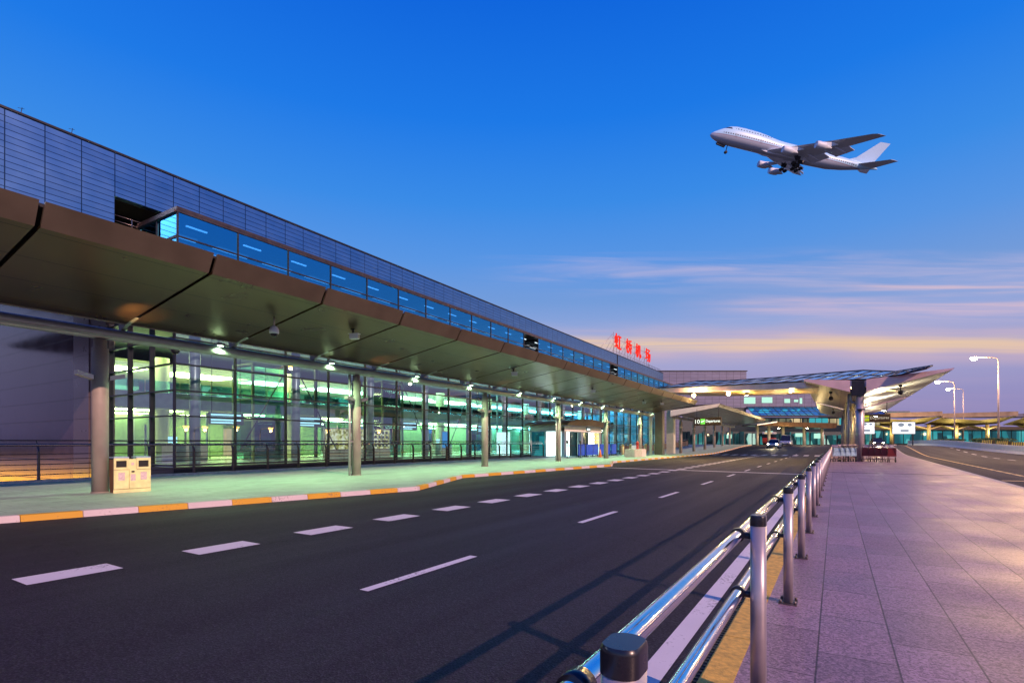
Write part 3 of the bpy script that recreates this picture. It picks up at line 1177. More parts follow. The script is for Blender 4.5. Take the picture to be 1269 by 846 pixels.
for a, b in zip(gy, gy[1:]):
    if 11 <= gy.index(a) <= 11 or gy.index(a) == 19:
        continue
    gal = MB()
    gal.quad((GX, a, 9.3), (GX, b, 9.3), (GX, b, 11.2), (GX, a, 11.2))
    tpart(gal, 'gallery_pane', M['glass_blue'])
gal = MB()
gal.quad((-26.98, 11.4, 9.2), (GX, 11.4, 9.2), (GX, 11.4, 11.2), (-26.98, 11.4, 11.2))
tpart(gal, 'gallery_pane', M['glass_blue'])
gal = MB()
for (x, z) in ((-24.6, 10.75), (-25.2, 10.3)):
    gal.box(x - .08, 11.6, z, x + .08, 96.8, z + .16)
for k in range(0, 33):
    gal.box(-26.9, 11.5 + 2.62 * k, 11.05, -23.7, 11.6 + 2.62 * k, 11.19)
tpart(gal, 'gallery_ducts', M['steel_dark'])
gal = MB()
for i in (11, 19):
    gal.box(-26.0, gy[i], 9.2, -25.9, gy[i + 1], 11.2)
    for z in (9.7, 10.5, 10.8):
        gal.box(-25.0, gy[i] + .1, z, -24.9, gy[i + 1] - .1, z + .08)
tpart(gal, 'gallery_opening', M['dark'])
gal = MB()
for k in range(0, 33):
    y = 11.8 + 2.62 * k
    gal.box(-26.6, y, 11.24, -26.4, y + 1.9, 11.29)
    gal.box(-24.10, y - .1, 9.98, -24.05, y + 2.2, 10.03)
    gal.box(-24.30, y + .3, 10.98, -24.22, y + 1.2, 11.03)
tpart(gal, 'gallery_light_strips', M['light_gallery'])
# lamps along the parapet
for y in (13.6, 18.9, 24.2):
    w = MB()
    w.box(-26.99, y - .12, 12.2, -26.80, y + .12, 12.26)
    tpart(w, 'wall_lamp', M['steel_dark'])

# ------------------------------------------------------------------ pavement canopies


def canopy(name, label, y0, n, xo, xi, zb, zt, zi, col_ys, group=None, dz=0.0, sp=3.2, lean=0.25):
    root = empty(name, (xi, y0, 0), 0, label, 'canopy', group)
    inv = Matrix.Translation(-Vector((xi, y0, 0)))

    def part(mb, nm, m):
        o = mb.build(nm, m)
        o.parent = root
        o.matrix_parent_inverse = inv
        return o
    s, f = MB(), MB()
    for k in range(n):
        a = y0 + k * sp + 0.045
        e = sp - 0.09
        s.prism([(xi, a, zi), (xo, a, zb), (xo, a, zb + .06), (xi, a, zi + .06)], (0, e, 0))
        f.prism([(xo + .004, a, zb - .004), (xo + lean, a, zt), (xo + lean - .07, a, zt), (xo - .03, a, zb + .062)], (0, e, 0))
    part(s, 'soffit', M['soffit'])
    part(f, 'fascia', M['fascia'])
    y1 = y0 + n * sp
    d = MB()
    d.prism([(xi - .3, y0, zi + .28), (xo - .3, y0, zb + .20), (xo + lean - .12, y0, zt - .08), (xo + lean - .12, y0, zt - .02), (xi - .3, y0, zi + 1.0)], (0, y1 - y0, 0))
    part(d, 'roof_deck', M['dark'])
    t = MB()
    t.tube([(xi - .32, y0, zi - .32), (xi - .32, y1, zi - .32)], 0.17, 16)
    part(t, 'beam', M['tube_grey'])
    t = MB()
    t.box(xi - .06, y0, zi - .03, xi - .01, y1, zi + .05)
    part(t, 'edge_trim', M['column_paint'])
    for k in range(n + 1):
        t = MB()
        a = y0 + k * sp
        t.prism([(xi - .42, a - .05, zi - .20), (xi + .05, a - .05, zi - .02), (xi + .6, a - .05, zi + .10), (xi - .42, a - .05, zi + .26)], (0, .10, 0))
        part(t, 'bracket', M['tube_grey'])
    for i, cy in enumerate(col_ys):
        g0 = gz(cy) + .12
        c = MB()
        c.lathe([(0.195, g0), (0.195, zi - .74), (0.15, zi - .72), (0.15, zi - .50)], 28, Matrix.Translation((xi - .32, cy, 0)))
        c.lathe([(0.215, g0), (0.215, g0 + .03)], 28, Matrix.Translation((xi - .32, cy, 0)))
        co = part(c, 'column', M['column_paint'])
        for sgn in (-1, 1):
            b = MB()
            yb0, yb1 = cy + sgn * .19, cy + sgn * .55
            b.prism([(xi - .44, yb0, zi - 1.62), (xi - .20, yb0, zi - 1.62), (xi - .20, yb0, zi - 1.50), (xi - .44, yb0, zi - 1.50)], (0, yb1 - yb0, 0.10))
            bo = b.build('bracket_lamp', M['pole'])
            bo.parent = co
            if sgn > 0:
                up = lamp('SPOT', (xi + .35, yb1, zi - 1.2), 130, (1.0, .50, .14), co, 'amber_uplight', spot_size=R(56), spot_blend=.7, shadow_soft_size=.06)
                up.rotation_euler = (R(180), R(18), 0)
        if i in (3, 5):
            b = MB()
            b.tube([(xi - .32, cy - .36, g0), (xi - .32, cy - .36, zi - .5)], 0.05, 10)
            for z in (1.4, 3.0):
                b.box(xi - .36, cy - .37, g0 + z, xi - .28, cy - .18, g0 + z + .05)
            b.build('drain_pipe', M['post_grey']).parent = co
    return root, part


CAN_Y0 = 3.71 - 3.2 * 8
can1, part1 = canopy('pavement_canopy', 'long bronze canopy on round columns along the kerb before the glass hall', CAN_Y0, 25, -12.75, -17.0, 5.55, 5.98, 4.85,
                     [-12.6, -3.1, 6.38, 15.5, 25.1, 34.6, 44.0, 53.5], 'pavement canopies')
can2, part2 = canopy('pavement_canopy', 'far shorter canopy with a pale sloping end behind the first one', 65.6, 15, -11.8, -17.0, 5.75, 6.12, 5.0,
                     [70.5, 78.0, 85.5, 93.0, 100.5, 108.0], 'pavement canopies')
e = MB()
e.prism([(-17.35, 65.5, 4.75), (-11.82, 65.5, 5.72), (-11.55, 65.5, 6.14), (-17.35, 65.5, 5.5)], (0, .09, 0))
part2(e, 'end_fascia', M['white_paint'])
e = MB()
e.prism([(-17.3, 57.72, 4.85), (-12.78, 57.72, 5.55), (-12.52, 57.72, 5.96), (-17.3, 57.72, 5.4)], (0, .06, 0))
part1(e, 'end_fascia', M['fascia'])

# greenish lamps that stand on the canopy beam
dl_proto = None
DLY = [9.56, 14.0, 19.0, 23.4, 28.7, 33.4, 38.1, 42.8, 47.6, 52.3, 57.0]
ORD = ['first', 'second', 'third', 'fourth', 'fifth', 'sixth', 'seventh', 'eighth', 'ninth', 'tenth', 'eleventh', 'twelfth', 'thirteenth', 'fourteenth',
       'fifteenth', 'sixteenth', 'seventeenth', 'eighteenth', 'nineteenth', 'twentieth']


def ordinal(i):
    return ORD[i] if i < len(ORD) else '%dth' % (i + 1)


for i, y in enumerate(DLY):
    lab = 'small greenish lamp on the canopy beam, %s one counted from the near end' % ordinal(i)
    if dl_proto is None:
        r0 = empty('beam_lamp', (-17.05, y, 4.68), 0, lab, 'lamp', 'lamps on the canopy beam')
        b = MB()
        b.obox((0, 0, 0.02), (0.16, 0.26, 0.09), 0, 0.015)
        b.tube([(0, 0, .05), (-.12, 0, .12)], 0.02, 6)
        b.build('housing', M['tube_grey'], r0)
        b = MB()
        b.obox((0.01, 0, -0.035), (0.09, 0.15, 0.02))
        b.build('lens', M['down_green'], r0)
        lo = lamp('SPOT', (0.02, 0, -0.08), 760, (0.60, 1.0, 0.50), r0, 'spot', spot_size=R(150), spot_blend=0.9, shadow_soft_size=0.08)
        dl_proto = r0
    else:
        c = copy_tree(dl_proto)
        c.location = (-17.05, y, 4.68)
        c['label'] = lab

# cameras and floodlights under the soffit


def soff(x):
    return 4.85 + 0.70 * (x + 17.0) / 4.25


def dome_camera(x, y, label):
    r0 = empty('dome_camera', (x, y, soff(x)), 0, label, 'security camera', 'security cameras under the canopy')
    b = MB()
    b.tube([(0, 0, 0.02), (0, 0, -0.30)], 0.025, 8)
    b.build('stem', M['pole'], r0)
    b = MB()
    b.lathe([(0.04, -0.26), (0.10, -0.30), (0.135, -0.38), (0.14, -0.47), (0.12, -0.50)], 18)
    b.build('housing', M['white_paint'], r0)
    b = MB()
    b.lathe([(0.115, -0.49), (0.105, -0.55), (0.06, -0.60), (0.01, -0.615)], 18)
    b.build('lens_dome', M['black_plastic'], r0)


def box_camera(x, y, label, rz=0.4):
    r0 = empty('box_camera', (x, y, soff(x)), rz, label, 'security camera', 'security cameras under the canopy')
    b = MB()
    b.obox((0, 0, -0.10), (0.05, 0.05, 0.24))
    b.obox((0, 0, -0.01), (0.14, 0.14, 0.03))
    b.build('bracket', M['steel_dark'], r0)
    b = MB()
    b.obox((0.05, -.02, -0.26), (0.30, 0.17, 0.17), 0.0, 0.02)
    b.obox((0.05, -.02, -0.165), (0.36, 0.2, 0.02))
    b.build('housing', M['white_paint'], r0)
    b = MB()
    b.obox((0.205, -.02, -0.26), (0.02, 0.12, 0.12))
    b.build('lens', M['cream'], r0)


dome_camera(-14.4, 9.7, 'round dome camera on a stem, nearest one under the canopy')
box_camera(-13.95, 12.35, 'boxy white camera just beyond the dome camera')
box_camera(-14.2, 23.2, 'boxy camera halfway along the canopy soffit')
box_camera(-14.3, 33.8, 'boxy camera near the far half of the canopy soffit', 0.7)
box_camera(-14.4, 45.5, 'boxy camera under the far end of the canopy, left of two', 0.2)
box_camera(-13.8, 49.0, 'boxy camera under the far end of the canopy, right of two', 0.9)
# dark dome on the glass corner
r0 = empty('dome_camera', (-25.6, 12.3, 5.72), 0, 'black dome camera hanging before the corner of the glass hall', 'security camera', 'security cameras under the canopy')
b = MB()
b.tube([(0, 0, .5), (0, 0, .15)], 0.02, 6)
b.tube([(-1.4, .6, .5), (0, 0, .5)], 0.02, 6)
b.build('arm', M['steel_dark'], r0)
b = MB()
b.lathe([(0.03, 0.18), (0.16, 0.14), (0.19, 0.0), (0.17, -.08), (0.10, -.17), (0.01, -.2)], 16)
b.build('housing', M['black_plastic'], r0)

# ------------------------------------------------------------------ balustrade along the light well
BX = -23.72
bl = empty('balustrade', (BX, 6.93, 0.2), 0, 'brown metal balustrade with five thin rails along the edge of the light well', 'railing')
ys_b = [6.93 + 1.74 * k for k in range(-8, 21)] + [44.2]
for y in ys_b:
    p = MB()
    yy = y - 6.93
    p.prism([(-.05, yy - .03, -.02), (.07, yy - .03, -.02), (.05, yy - .03, 1.0), (-.06, yy - .03, 1.17), (-.12, yy - .03, 1.17), (-.05, yy - .03, 1.0)], (0, .06, 0))
    p.box(-.09, yy - .07, -.005, .11, yy + .07, .012)
    p.build('post', M['rail_brown'], bl)
ya, yb = ys_b[0] - 6.93, ys_b[-1] - 6.93
p = MB()
p.tube([(-.10, ya, 1.22), (-.10, yb, 1.22)], 0.045, 12)
p.build('handrail', M['handrail'], bl)
p = MB()
p.tube([(-.20, ya, 1.38), (-.20, yb, 1.38)], 0.022, 8)
for y in ys_b[::2]:
    p.tube([(-.10, y - 6.93, 1.22), (-.20, y - 6.93, 1.38)], 0.015, 6)
p.build('upper_rail', M['rail_brown'], bl)
for z in (.18, .36, .54, .72, .90):
    p = MB()
    p.tube([(.0, ya, z), (.0, yb, z)], 0.017, 6)
    p.build('thin_rail', M['rail_brown'], bl)

# warm lamps down in the light well
for i, (x, y) in enumerate(((-34.0, 11.2), (-38.0, 11.2), (-42.0, 11.2), (-46.0, 11.2), (-50, 11.2), (-54, 11.2))):
    r0 = empty('well_lamp', (x, y + .55, -1.35), 0, 'warm lamp low in the light well, %s from the glass corner' % ordinal(i), 'lamp', 'lamps in the light well')
    b = MB()
    b.obox((0, 0, -1.35), (0.08, 0.08, 2.6))
    b.obox((0, 0, -.06), (1.6, 0.20, 0.10), 0, .01)
    b.build('lamp_body', M['steel_dark'], r0)
    lamp('AREA', (0, 0.12, 0.06), 520, (1.0, 0.56, 0.0), r0, 'glow', shape='RECTANGLE', size=4.0, size_y=.15, spread=R(120)).rotation_euler = (R(100), 0, 0)

# ------------------------------------------------------------------ guard rail along the right pavement
PX = -0.345
gr_ = empty('guard_rail', (PX, 0.97, 0.12), 0, 'polished steel guard rail on grey posts between the road and the right pavement', 'guard rail')


def stadium(hx, hy, n=6):
    """outline with long flat sides facing +-x and rounded ends"""
    pts = []
    r = hx
    for k in range(n + 1):
        a = math.pi * k / n
        pts.append((r * math.cos(a), hy - r * .75 + r * .75 * math.sin(a)))
    for k in range(n + 1):
        a = math.pi + math.pi * k / n
        pts.append((r * math.cos(a), -hy + r * .75 + r * .75 * math.sin(a)))
    return pts


def stad_loft(mb, hx, hy, levels):
    mb.loft([[(x * s, y * s, z) for x, y in stadium(hx, hy, 14)] for z, s in levels], smooth=True)


RX = -0.10     # rails stand to the road side of the posts
post0 = None
NP = 31
for k in range(-1, NP):
    y = 2.07 * k
    zz = gz(0.97 + y)
    if post0 is None:
        p = MB()
        stad_loft(p, 0.037, 0.05, [(0.01, 1), (0.945, 1)])
        po = p.build('post', M['post_grey'], gr_)
        po.location = (0, y, zz)
        c = MB()
        stad_loft(c, 0.0385, 0.0515, [(0.945, 1), (0.9451, 1), (0.988, 1), (0.996, .97), (0.9995, .90), (0.9996, .899)])
        c.build('cap', M['black_plastic'], po)
        c = MB()
        c.box(-.07, -.085, 0, .07, .085, .012)
        for sx in (-1, 1):
            for sy in (-1, 1):
                c.lathe([(0.011, .0125), (0.011, .035), (0.006, .036)], 8, Matrix.Translation((sx * .055, sy * .07, 0)))
        c.build('base_plate', M['bolt'], po)
        for z in (0.885, 0.575):
            c = MB()
            c.tube([(-.036, 0, z), (-.075, 0, z)], 0.018, 10)
            c.tube([(RX, -.025, z), (RX, .025, z)], 0.036, 18)
            c.build('clamp', M['black_plastic'], po)
        post0 = po
    else:
        po = copy_tree(post0, gr_)
        po.location = (0, y, zz)
for z in (0.885, 0.575):
    p = MB()
    yy = [-4 + 0.9 * k for k in range(72)]
    p.tube([(RX, v, z + gz(v + 0.97)) for v in yy], 0.029, 24)
    p.build('rail', M['chrome'], gr_)

# ------------------------------------------------------------------ litter bin
M['bin_cream'] = mat('bin_cream', (0.78, 0.74, 0.36), 0.4, var=0.14, vscale=5, bump=0.04)
M['bin_brown'] = mat('bin_brown', (0.20, 0.09, 0.045), 0.5, var=0.2)
M['poster_pink'] = mat('poster_pink', (0.62, 0.48, 0.50), 0.6, var=0.2, vscale=25)
M['bin_top'] = mat('bin_top', (0.30, 0.42, 0.62), 0.35, var=0.1)
bn = empty('litter_bin', (-16.75, 6.92, 0.12), R(85), 'cream double litter bin with two openings beside the nearest canopy column', 'litter bin')
b = MB()
b.box(-.50, -.02, 0.0, .50, .38, .10)
b.box(-.515, -.01, .10, .515, .40, 1.02)
b.build('body', M['bin_brown'], bn)
for sx in (-1, 1):
    b = MB()
    x0, x1 = sorted((sx * .52, sx * .105))
    b.box(x0, -.06, .12, x1, -.012, .70)
    b.build('door', M['bin_cream'], bn)
    b = MB()
    ox0, ox1, oz0, oz1 = x0 + .06, x1 - .06, .78, .98
    b.box(x0, -.06, .71, x1, -.012, oz0)
    b.box(x0, -.06, oz1, x1, -.012, 1.06)
    b.box(x0, -.06, oz0, ox0, -.012, oz1)
    b.box(ox1, -.06, oz0, x1, -.012, oz1)
    o = b.build('hood', M['bin_cream'], bn)
    b = MB()
    b.box(ox0 - .01, -.0115, oz0, ox1 + .01, -.0105, oz1)
    b.build('opening', M['dark'], o)
    b = MB()
    cxp = (x0 + x1) / 2
    b.box(cxp - .09, -.064, .38, cxp + .09, -.0605, .62)
    b.build('notice', M['poster_pink'], bn)
    b = MB()
    b.box(x0, -.058, 1.061, x1, .40, 1.10)
    b.build('lid', M['bin_top'], bn)
b = MB()
b.box(-.10, -.085, .12, .10, -.011, .72)
b.box(-.10, -.05, .72, .10, -.011, 1.03)
mp_ = b.build('middle_panel', M['bin_cream'], bn)
b = MB()
b.lathe([(0.001, 0), (0.05, 0), (0.05, .004), (0.001, .004)], 16, Matrix.Translation((0, -.085, .64)) @ Matrix.Rotation(R(90), 4, 'X') @ Matrix.Diagonal((1, .55, 1, 1)))
b.build('ash_slot', M['dark'], mp_)
b = MB()
b.box(-.07, -.089, .36, .07, -.0855, .56)
b.build('notice', M['poster_pink'], mp_)
b = MB()
b.box(-.04, -.054, .84, .04, -.0505, .92)
b.build('small_notice', M['poster_pink'], mp_)
b = MB()
b.box(-.53, -.045, .0, .53, -.021, .105)
b.build('skirt', M['bin_cream'], bn)

bn.scale = (.84, .84, .90)

# ------------------------------------------------------------------ entrance porch, barriers and other things on the left pavement
M['barrier_blue'] = mat('barrier_blue', (0.004, 0.05, 0.50), 0.45, var=0.15)
M['cone_orange'] = mat('cone_orange', (0.80, 0.22, 0.05), 0.5, var=0.1)
M['red'] = mat('red', (0.45, 0.03, 0.02), 0.4, var=0.1)
M['bollard_cream'] = mat('bollard_cream', (0.62, 0.56, 0.30), 0.5, var=0.1)
M['lit_door'] = emit_mat('lit_door', (0.70, 1.0, 0.98), 4.0)
M['lit_yellow'] = emit_mat('lit_yellow', (1.0, 0.78, 0.25), 1.2)
M['teal_glass'] = mat('teal_glass', (0.05, 0.16, 0.17), 0.1, spec=0.8)
pc = empty('entrance_porch', (-23.2, 47.0, 0.12), 0, 'white entrance porch with a curved bronze roof and lit doors', 'entrance')
b = MB()
b.box(0, 0, 0, .35, .5, 2.9)
b.box(0, 4.0, 0, .35, 4.5, 2.9)
b.box(0, 9.0, 0, .35, 9.6, 2.9)
b.box(0, 0, 2.5, .36, 9.6, 3.2)
b.box(-3.6, 0, 2.5, 0, .12, 3.2)
b.box(-3.6, 0, 0, -3.4, .12, 2.5)
b.box(-1.85, 0, 0, -1.7, .12, 2.5)
b.box(-3.6, 9.48, 0, 0, 9.6, 3.2)
b.build('portal_frame', M['white_paint'], pc)
for (xa, xb) in ((-3.4, -1.85), (-1.7, 0)):
    b = MB()
    b.box(xa, .04, .05, xb, .08, 2.5)
    b.build('side_glass', M['lit_cyan'] if xa < -3 else M['lit_door'], pc)
b = MB()
pts = [(-.4 + 1.7 * t, 3.22 + .55 * math.sin(math.pi * min(1, t * 1.0)) ** .8) for t in [k / 10 for k in range(11)]]
ring = []
for k in range(13):
    t = k / 12
    ring.append((1.1, -0.9 + 11.4 * t, 3.22 + .62 * math.sin(math.pi * t) ** .6))
poly = ring + [(1.1, 10.5, 3.12), (1.1, -0.9, 3.12)]
b.prism(poly, (-4.8, 0, 0))
b.build('roof', M['soffit'], pc)
for (y0, y1) in ((.6, 2.2), (2.3, 3.9), (4.6, 6.7), (6.8, 8.9)):
    b = MB()
    b.box(-.2, y0, 0.02, -.14, y1, 2.48)
    d = b.build('door', M['lit_door'] if y0 < 2 else (M['teal_glass'] if y0 < 6 else M['lit_door']), pc)
    b = MB()
    b.box(-.13, y0, 0.02, -.06, y0 + .07, 2.48)
    b.box(-.13, y1 - .07, 0.02, -.06, y1, 2.48)
    b.box(-.13, y0 + .07, 1.05, -.06, y1 - .07, 1.12)
    b.build('door_frame', M['mullion'], d)
b = MB()
b.box(.362, 5.3, 2.62, .42, 6.3, 3.0)
sgn = b.build('sign_plate', M['steel_dark'], pc)
b = MB()
b.box(.422, 5.45, 2.72, .43, 6.15, 2.9)
b.build('sign_light', M['lit_door'], sgn)
b = MB()
for k in range(6):
    for j in range(4):
        b.box(.352, 7.2 + k * .3, .9 + j * .4, .366, 7.42 + k * .3, 1.25 + j * .4)
b.build('lit_lattice', M['lit_yellow'], pc)

for i in range(6):
    r0 = empty('barrier_panel', (-20.2 + (0.12 if i % 2 else 0), 45.2 + 1.62 * i, 0.12), R(90 + random.uniform(-3, 3)), 'blue barrier panel before the entrance porch, %s one from the near end' % ordinal(i), 'barrier', 'blue barrier panels')
    b = MB()
    b.obox((0, 0, .72), (1.56, 0.08, 1.05), 0, .015)
    b.build('panel', M['barrier_blue'], r0)
    b = MB()
    for s in (-.7, .7):
        b.obox((s, 0, .10), (.06, .5, .06))
        b.obox((s, 0, .65), (.05, .10, 1.22))
    b.build('stand', M['steel_dark'], r0)


def cone(x, y, label):
    r0 = empty('traffic_cone', (x, y, 0.12 + gz(y)), 0, label, 'traffic cone')
    b = MB()
    b.lathe([(.17, .03), (.05, .72), (.035, .74)], 18)
    b.build('cone_body', M['cone_orange'], r0)
    b = MB()
    b.obox((0, 0, .018), (.42, .42, .035), 0, .01)
    b.build('base', M['cone_orange'], r0)
    b = MB()
    b.lathe([(.135, .22), (.105, .40)], 18)
    b.build('reflective_band', M['white_paint'], r0)


cone(-19.3, 47.5, 'orange traffic cone standing in front of the blue barrier')
for i, (x, y) in enumerate(((-19.6, 43.6), (-20.6, 43.0))):
    r0 = empty('queue_post', (x, y, 0.12), 0, ['thin black post nearest the kerb beside the blue barrier', 'thin black post behind another near the doors'][i], 'post')
    b = MB()
    b.lathe([(.19, 0), (.19, .02), (.03, .05), (.03, 1.25), (.045, 1.26), (.045, 1.32)], 14)
    b.build('pole', M['steel_dark'], r0)
    b = MB()
    b.obox((0, 0, 1.45), (.04, .32, .26))
    b.build('notice', M['steel_dark'], r0)
r0 = empty('waste_bin', (-18.2, 54.6, 0.12), 0, 'white litter bin beside the canopy column near the blue barrier', 'litter bin')
b = MB()
b.obox((0, 0, .55), (.5, .9, 1.1), 0, .03)
b.build('body', M['white_paint'], r0)
b = MB()
b.box(.252, -.30, .78, .258, -.05, .95)
b.box(.252, .05, .78, .258, .30, .95)
b.build('opening', M['dark'], r0)
b = MB()
b.box(.252, -.3, .25, .257, .3, .6)
b.build('notice', M['bin_cream'], r0)
r0 = empty('planter_block', (-16.6, 50.2, 0.12), 0, 'low concrete block with a pink end at the kerb beneath the red hydrant', 'concrete block')
b = MB()
b.obox((0, -.9, .38), (1.0, 2.2, .75), 0, .02)
b.build('block', M['concrete'], r0)
b = MB()
b.obox((0, .85, .38), (1.0, 1.26, .74), 0, .02)
b.build('pink_block', M['kerb_white'], r0)
r0 = empty('fire_hydrant', (-16.6, 50.5, .88), 0, 'red fire hydrant standing on the low concrete block', 'hydrant')
b = MB()
b.lathe([(.18, 0), (.18, .05), (.12, .07), (.12, .5), (.16, .52), (.16, .58), (.11, .68), (.04, .76), (.04, .82)], 14)
b.build('barrel', M['red'], r0)
b = MB()
for s in (-1, 1):
    b.tube([(0, s * .1, .38), (0, s * .24, .38)], .07, 10)
b.build('outlet', M['red'], r0)
bo0 = None
for i, (x, y) in enumerate(((-20.6, 57.5), (-20.4, 59.6), (-20.2, 61.8), (-20.0, 64.0), (-20.3, 69), (-20.2, 71.5))):
    lab = 'cream bollard on the left pavement past the red hydrant, %s one in the row' % ordinal(i)
    if bo0 is None:
        bo0 = empty('bollard', (x, y, .12), 0, lab, 'bollard', 'cream bollards past the hydrant')
        b = MB()
        b.lathe([(.15, 0), (.15, 1.15), (.10, 1.24), (.01, 1.26)], 14)
        b.build('shaft', M['bollard_cream'], bo0)
        b = MB()
        b.lathe([(.155, .98), (.155, 1.08)], 14)
        b.build('band', M['sodium_warm'] if False else M['kerb_yellow'], bo0)
    else:
        c = copy_tree(bo0)
        c.location = (x, y, .12 + gz(y))
        c['label'] = lab

# balustrade with reddish panels before the far half of the hall
M['panel_red'] = mat('panel_red', (0.22, 0.10, 0.09), 0.5, var=0.2)
b2 = empty('panel_balustrade', (-22.6, 62.0, 0.12), 0, 'far balustrade with reddish panels under the second canopy', 'railing')
p = MB()
for k in range(16):
    y = 2.2 * k
    p.box(-.03, y + .06, .15 + gz(62 + y), .03, y + 2.1, 1.0 + gz(62 + y))
p.build('panels', M['panel_red'], b2)
for k in range(17):
    p = MB()
    y = 2.2 * k
    p.box(-.05, y - .04, gz(62 + y), .05, y + .04, 1.25 + gz(62 + y))
    p.build('post', M['rail_brown'], b2)
p = MB()
p.tube([(0, 2.2 * k, 1.22 + gz(62 + 2.2 * k)) for k in range(17)], .05, 8)
p.build('handrail', M['handrail'], b2)

# ------------------------------------------------------------------ cross roof over the road
cr = empty('cross_roof', (0, 0, 0), 0, 'glazed roof sweeping across the road between the canopies', 'roof')
ST_ = [(-16.5, 57.9, 7.58, 8.70, 6.2), (-12.5, 55.6, 7.22, 8.28, 6.2), (-8, 53.2, 6.95, 8.03, 6.1), (-4, 51.0, 6.72, 7.90, 6.0), (-0.5, 49.0, 6.48, 7.72, 5.8), (2.0, 47.2, 6.22, 7.15, 4.8), (4.0, 46.15, 6.32, 7.05, 3.0), (5.3, 45.4, 6.56, 6.84, 1.0)]
nrm = Vector((.44, .9)).normalized()


def fine(stations, n=3):
    out = []
    for a, b_ in zip(stations, stations[1:]):
        for k in range(n):
            out.append(tuple(p + (q - p) * k / n for p, q in zip(a, b_)))
    return out + [stations[-1]]


fs = fine(ST_, 3)
b = MB()
for a, c in zip(fs, fs[1:]):
    def bk(s):
        return (s[0] + nrm.x * s[4], s[1] + nrm.y * s[4], s[3])
    b.quad((a[0], a[1], a[2]), (c[0], c[1], c[2]), bk(c), bk(a))
b.build('skylight_glass', M['glass_sky'], cr, recalc=False)
b = MB()
for i, s in enumerate(fs):
    b.tube([(s[0], s[1], s[2]), (s[0] + nrm.x * s[4], s[1] + nrm.y * s[4], s[3])], .05, 6)
for t in (0.0, .5, 1.0):
    b.tube([(s[0] + nrm.x * s[4] * t, s[1] + nrm.y * s[4] * t, s[2] + (s[3] - s[2]) * t) for s in fs], .06 if t != .5 else .04, 6)
b.build('skylight_bars', M['steel_dark'], cr)
b = MB()
for a, c in zip(fs[:16], fs[1:16]):
    b.prism([(a[0], a[1], a[2] - .02), (c[0], c[1], c[2] - .02), (c[0], c[1], c[2] - .55), (a[0], a[1], a[2] - .55)], (nrm.x * .15, nrm.y * .15, 0))
b.build('fascia', M['fascia_pink'], cr)
b = MB()
for a, c in zip(fs[:16], fs[1:16]):
    n0, n1 = nrm * .16, nrm * 6.5
    b.prism([(a[0] + n0.x, a[1] + n0.y, a[2] - .52), (c[0] + n0.x, c[1] + n0.y, c[2] - .52), (c[0] + n1.x, c[1] + n1.y, c[2] - .62), (a[0] + n1.x, a[1] + n1.y, a[2] - .62)], (0, 0, .08))
M['soffit_warm'] = panel_mat('soffit_warm', (0.34, 0.26, 0.14), [(0, 1.6, 0, .03), (1, 1.6, 0, .03)], rough=.4, metal=.3, per_panel=.05)
b.build('soffit', M['soffit_warm'], cr)
b = MB()
for a, c in zip(fs[:16], fs[1:16]):
    n0, n1 = nrm * .2, nrm * 6.0
    b.quad((a[0] + n0.x, a[1] + n0.y, a[2] - .42), (c[0] + n0.x, c[1] + n0.y, c[2] - .42), (c[0] + n1.x, c[1] + n1.y, c[2] - .40), (a[0] + n1.x, a[1] + n1.y, a[2] - .40))
b.build('lit_deck', M['white_paint'], cr, recalc=False)
for t_, e_, cl in ((.30, 110, (1, .85, .6)), (.42, 160, (1, .72, .3)), (.54, 150, (1, .85, .6)), (.66, 200, (1, .7, .25)), (.76, 150, (1, .88, .7))):
    sidx = fs[int(t_ * (len(fs) - 1))]
    lamp('POINT', (sidx[0] + nrm.x * 3, sidx[1] + nrm.y * 3, sidx[2] + .25), e_, cl, cr, 'deck_light', shadow_soft_size=.25)
b = MB()
b.box(-17.75, 60.2, .1, -16.85, 61.1, 6.9)
b.build('column', M['pier_dark'], cr)
b = MB()
b.box(-18.3, 67.2, .1, -17.4, 68.1, 8.3)
b.build('column', M['pier_green'], cr)
b = MB()
b.box(-18.1, 59.2, .1, -17.8, 59.5, 6.9)
b.build('column', M['pier_green'], cr)
# pale building shell seen through and above the glass
for i, (x, y, z) in enumerate(((-12.6, 55.2, 6.25), (-10.1, 54.4, 6.3))):
    pass
FL = [(rd((860 - CX) / F * 53.5, 53.5), 6.28, 'orange floodlight under the cross roof above the end of the near canopy', 1.0),
      (rd((903 - CX) / F * 51.0, 51.0), 6.22, 'orange floodlight under the cross roof over the middle of the road', 0.6)]
for (x, y), z, lab, kx_ in FL:
    r0 = empty('floodlight', (x, y, z), 0, lab, 'floodlight')
    b = MB()
    b.tube([(0, 0.5, .55), (0, .1, .12)], .025, 6)
    b.build('arm', M['steel_dark'], r0)
    b = MB()
    b.obox((0, 0.05, 0.03), (.42, .16, .30), 0, .03)
    b.build('housing', M['steel_dark'], r0)
    b = MB()
    b.lathe([(.001, 0), (.13, 0), (.17, .05), (.001, .06)], 16, Matrix.Translation((0, -.03, .02)) @ Matrix.Rotation(R(90), 4, 'X'))
    b.build('lens', M['sodium'], r0)
    lamp('POINT', (0, -.35, -.05), 1500 * kx_, (1.0, 0.62, 0.22), r0, 'glow', shadow_soft_size=.15)
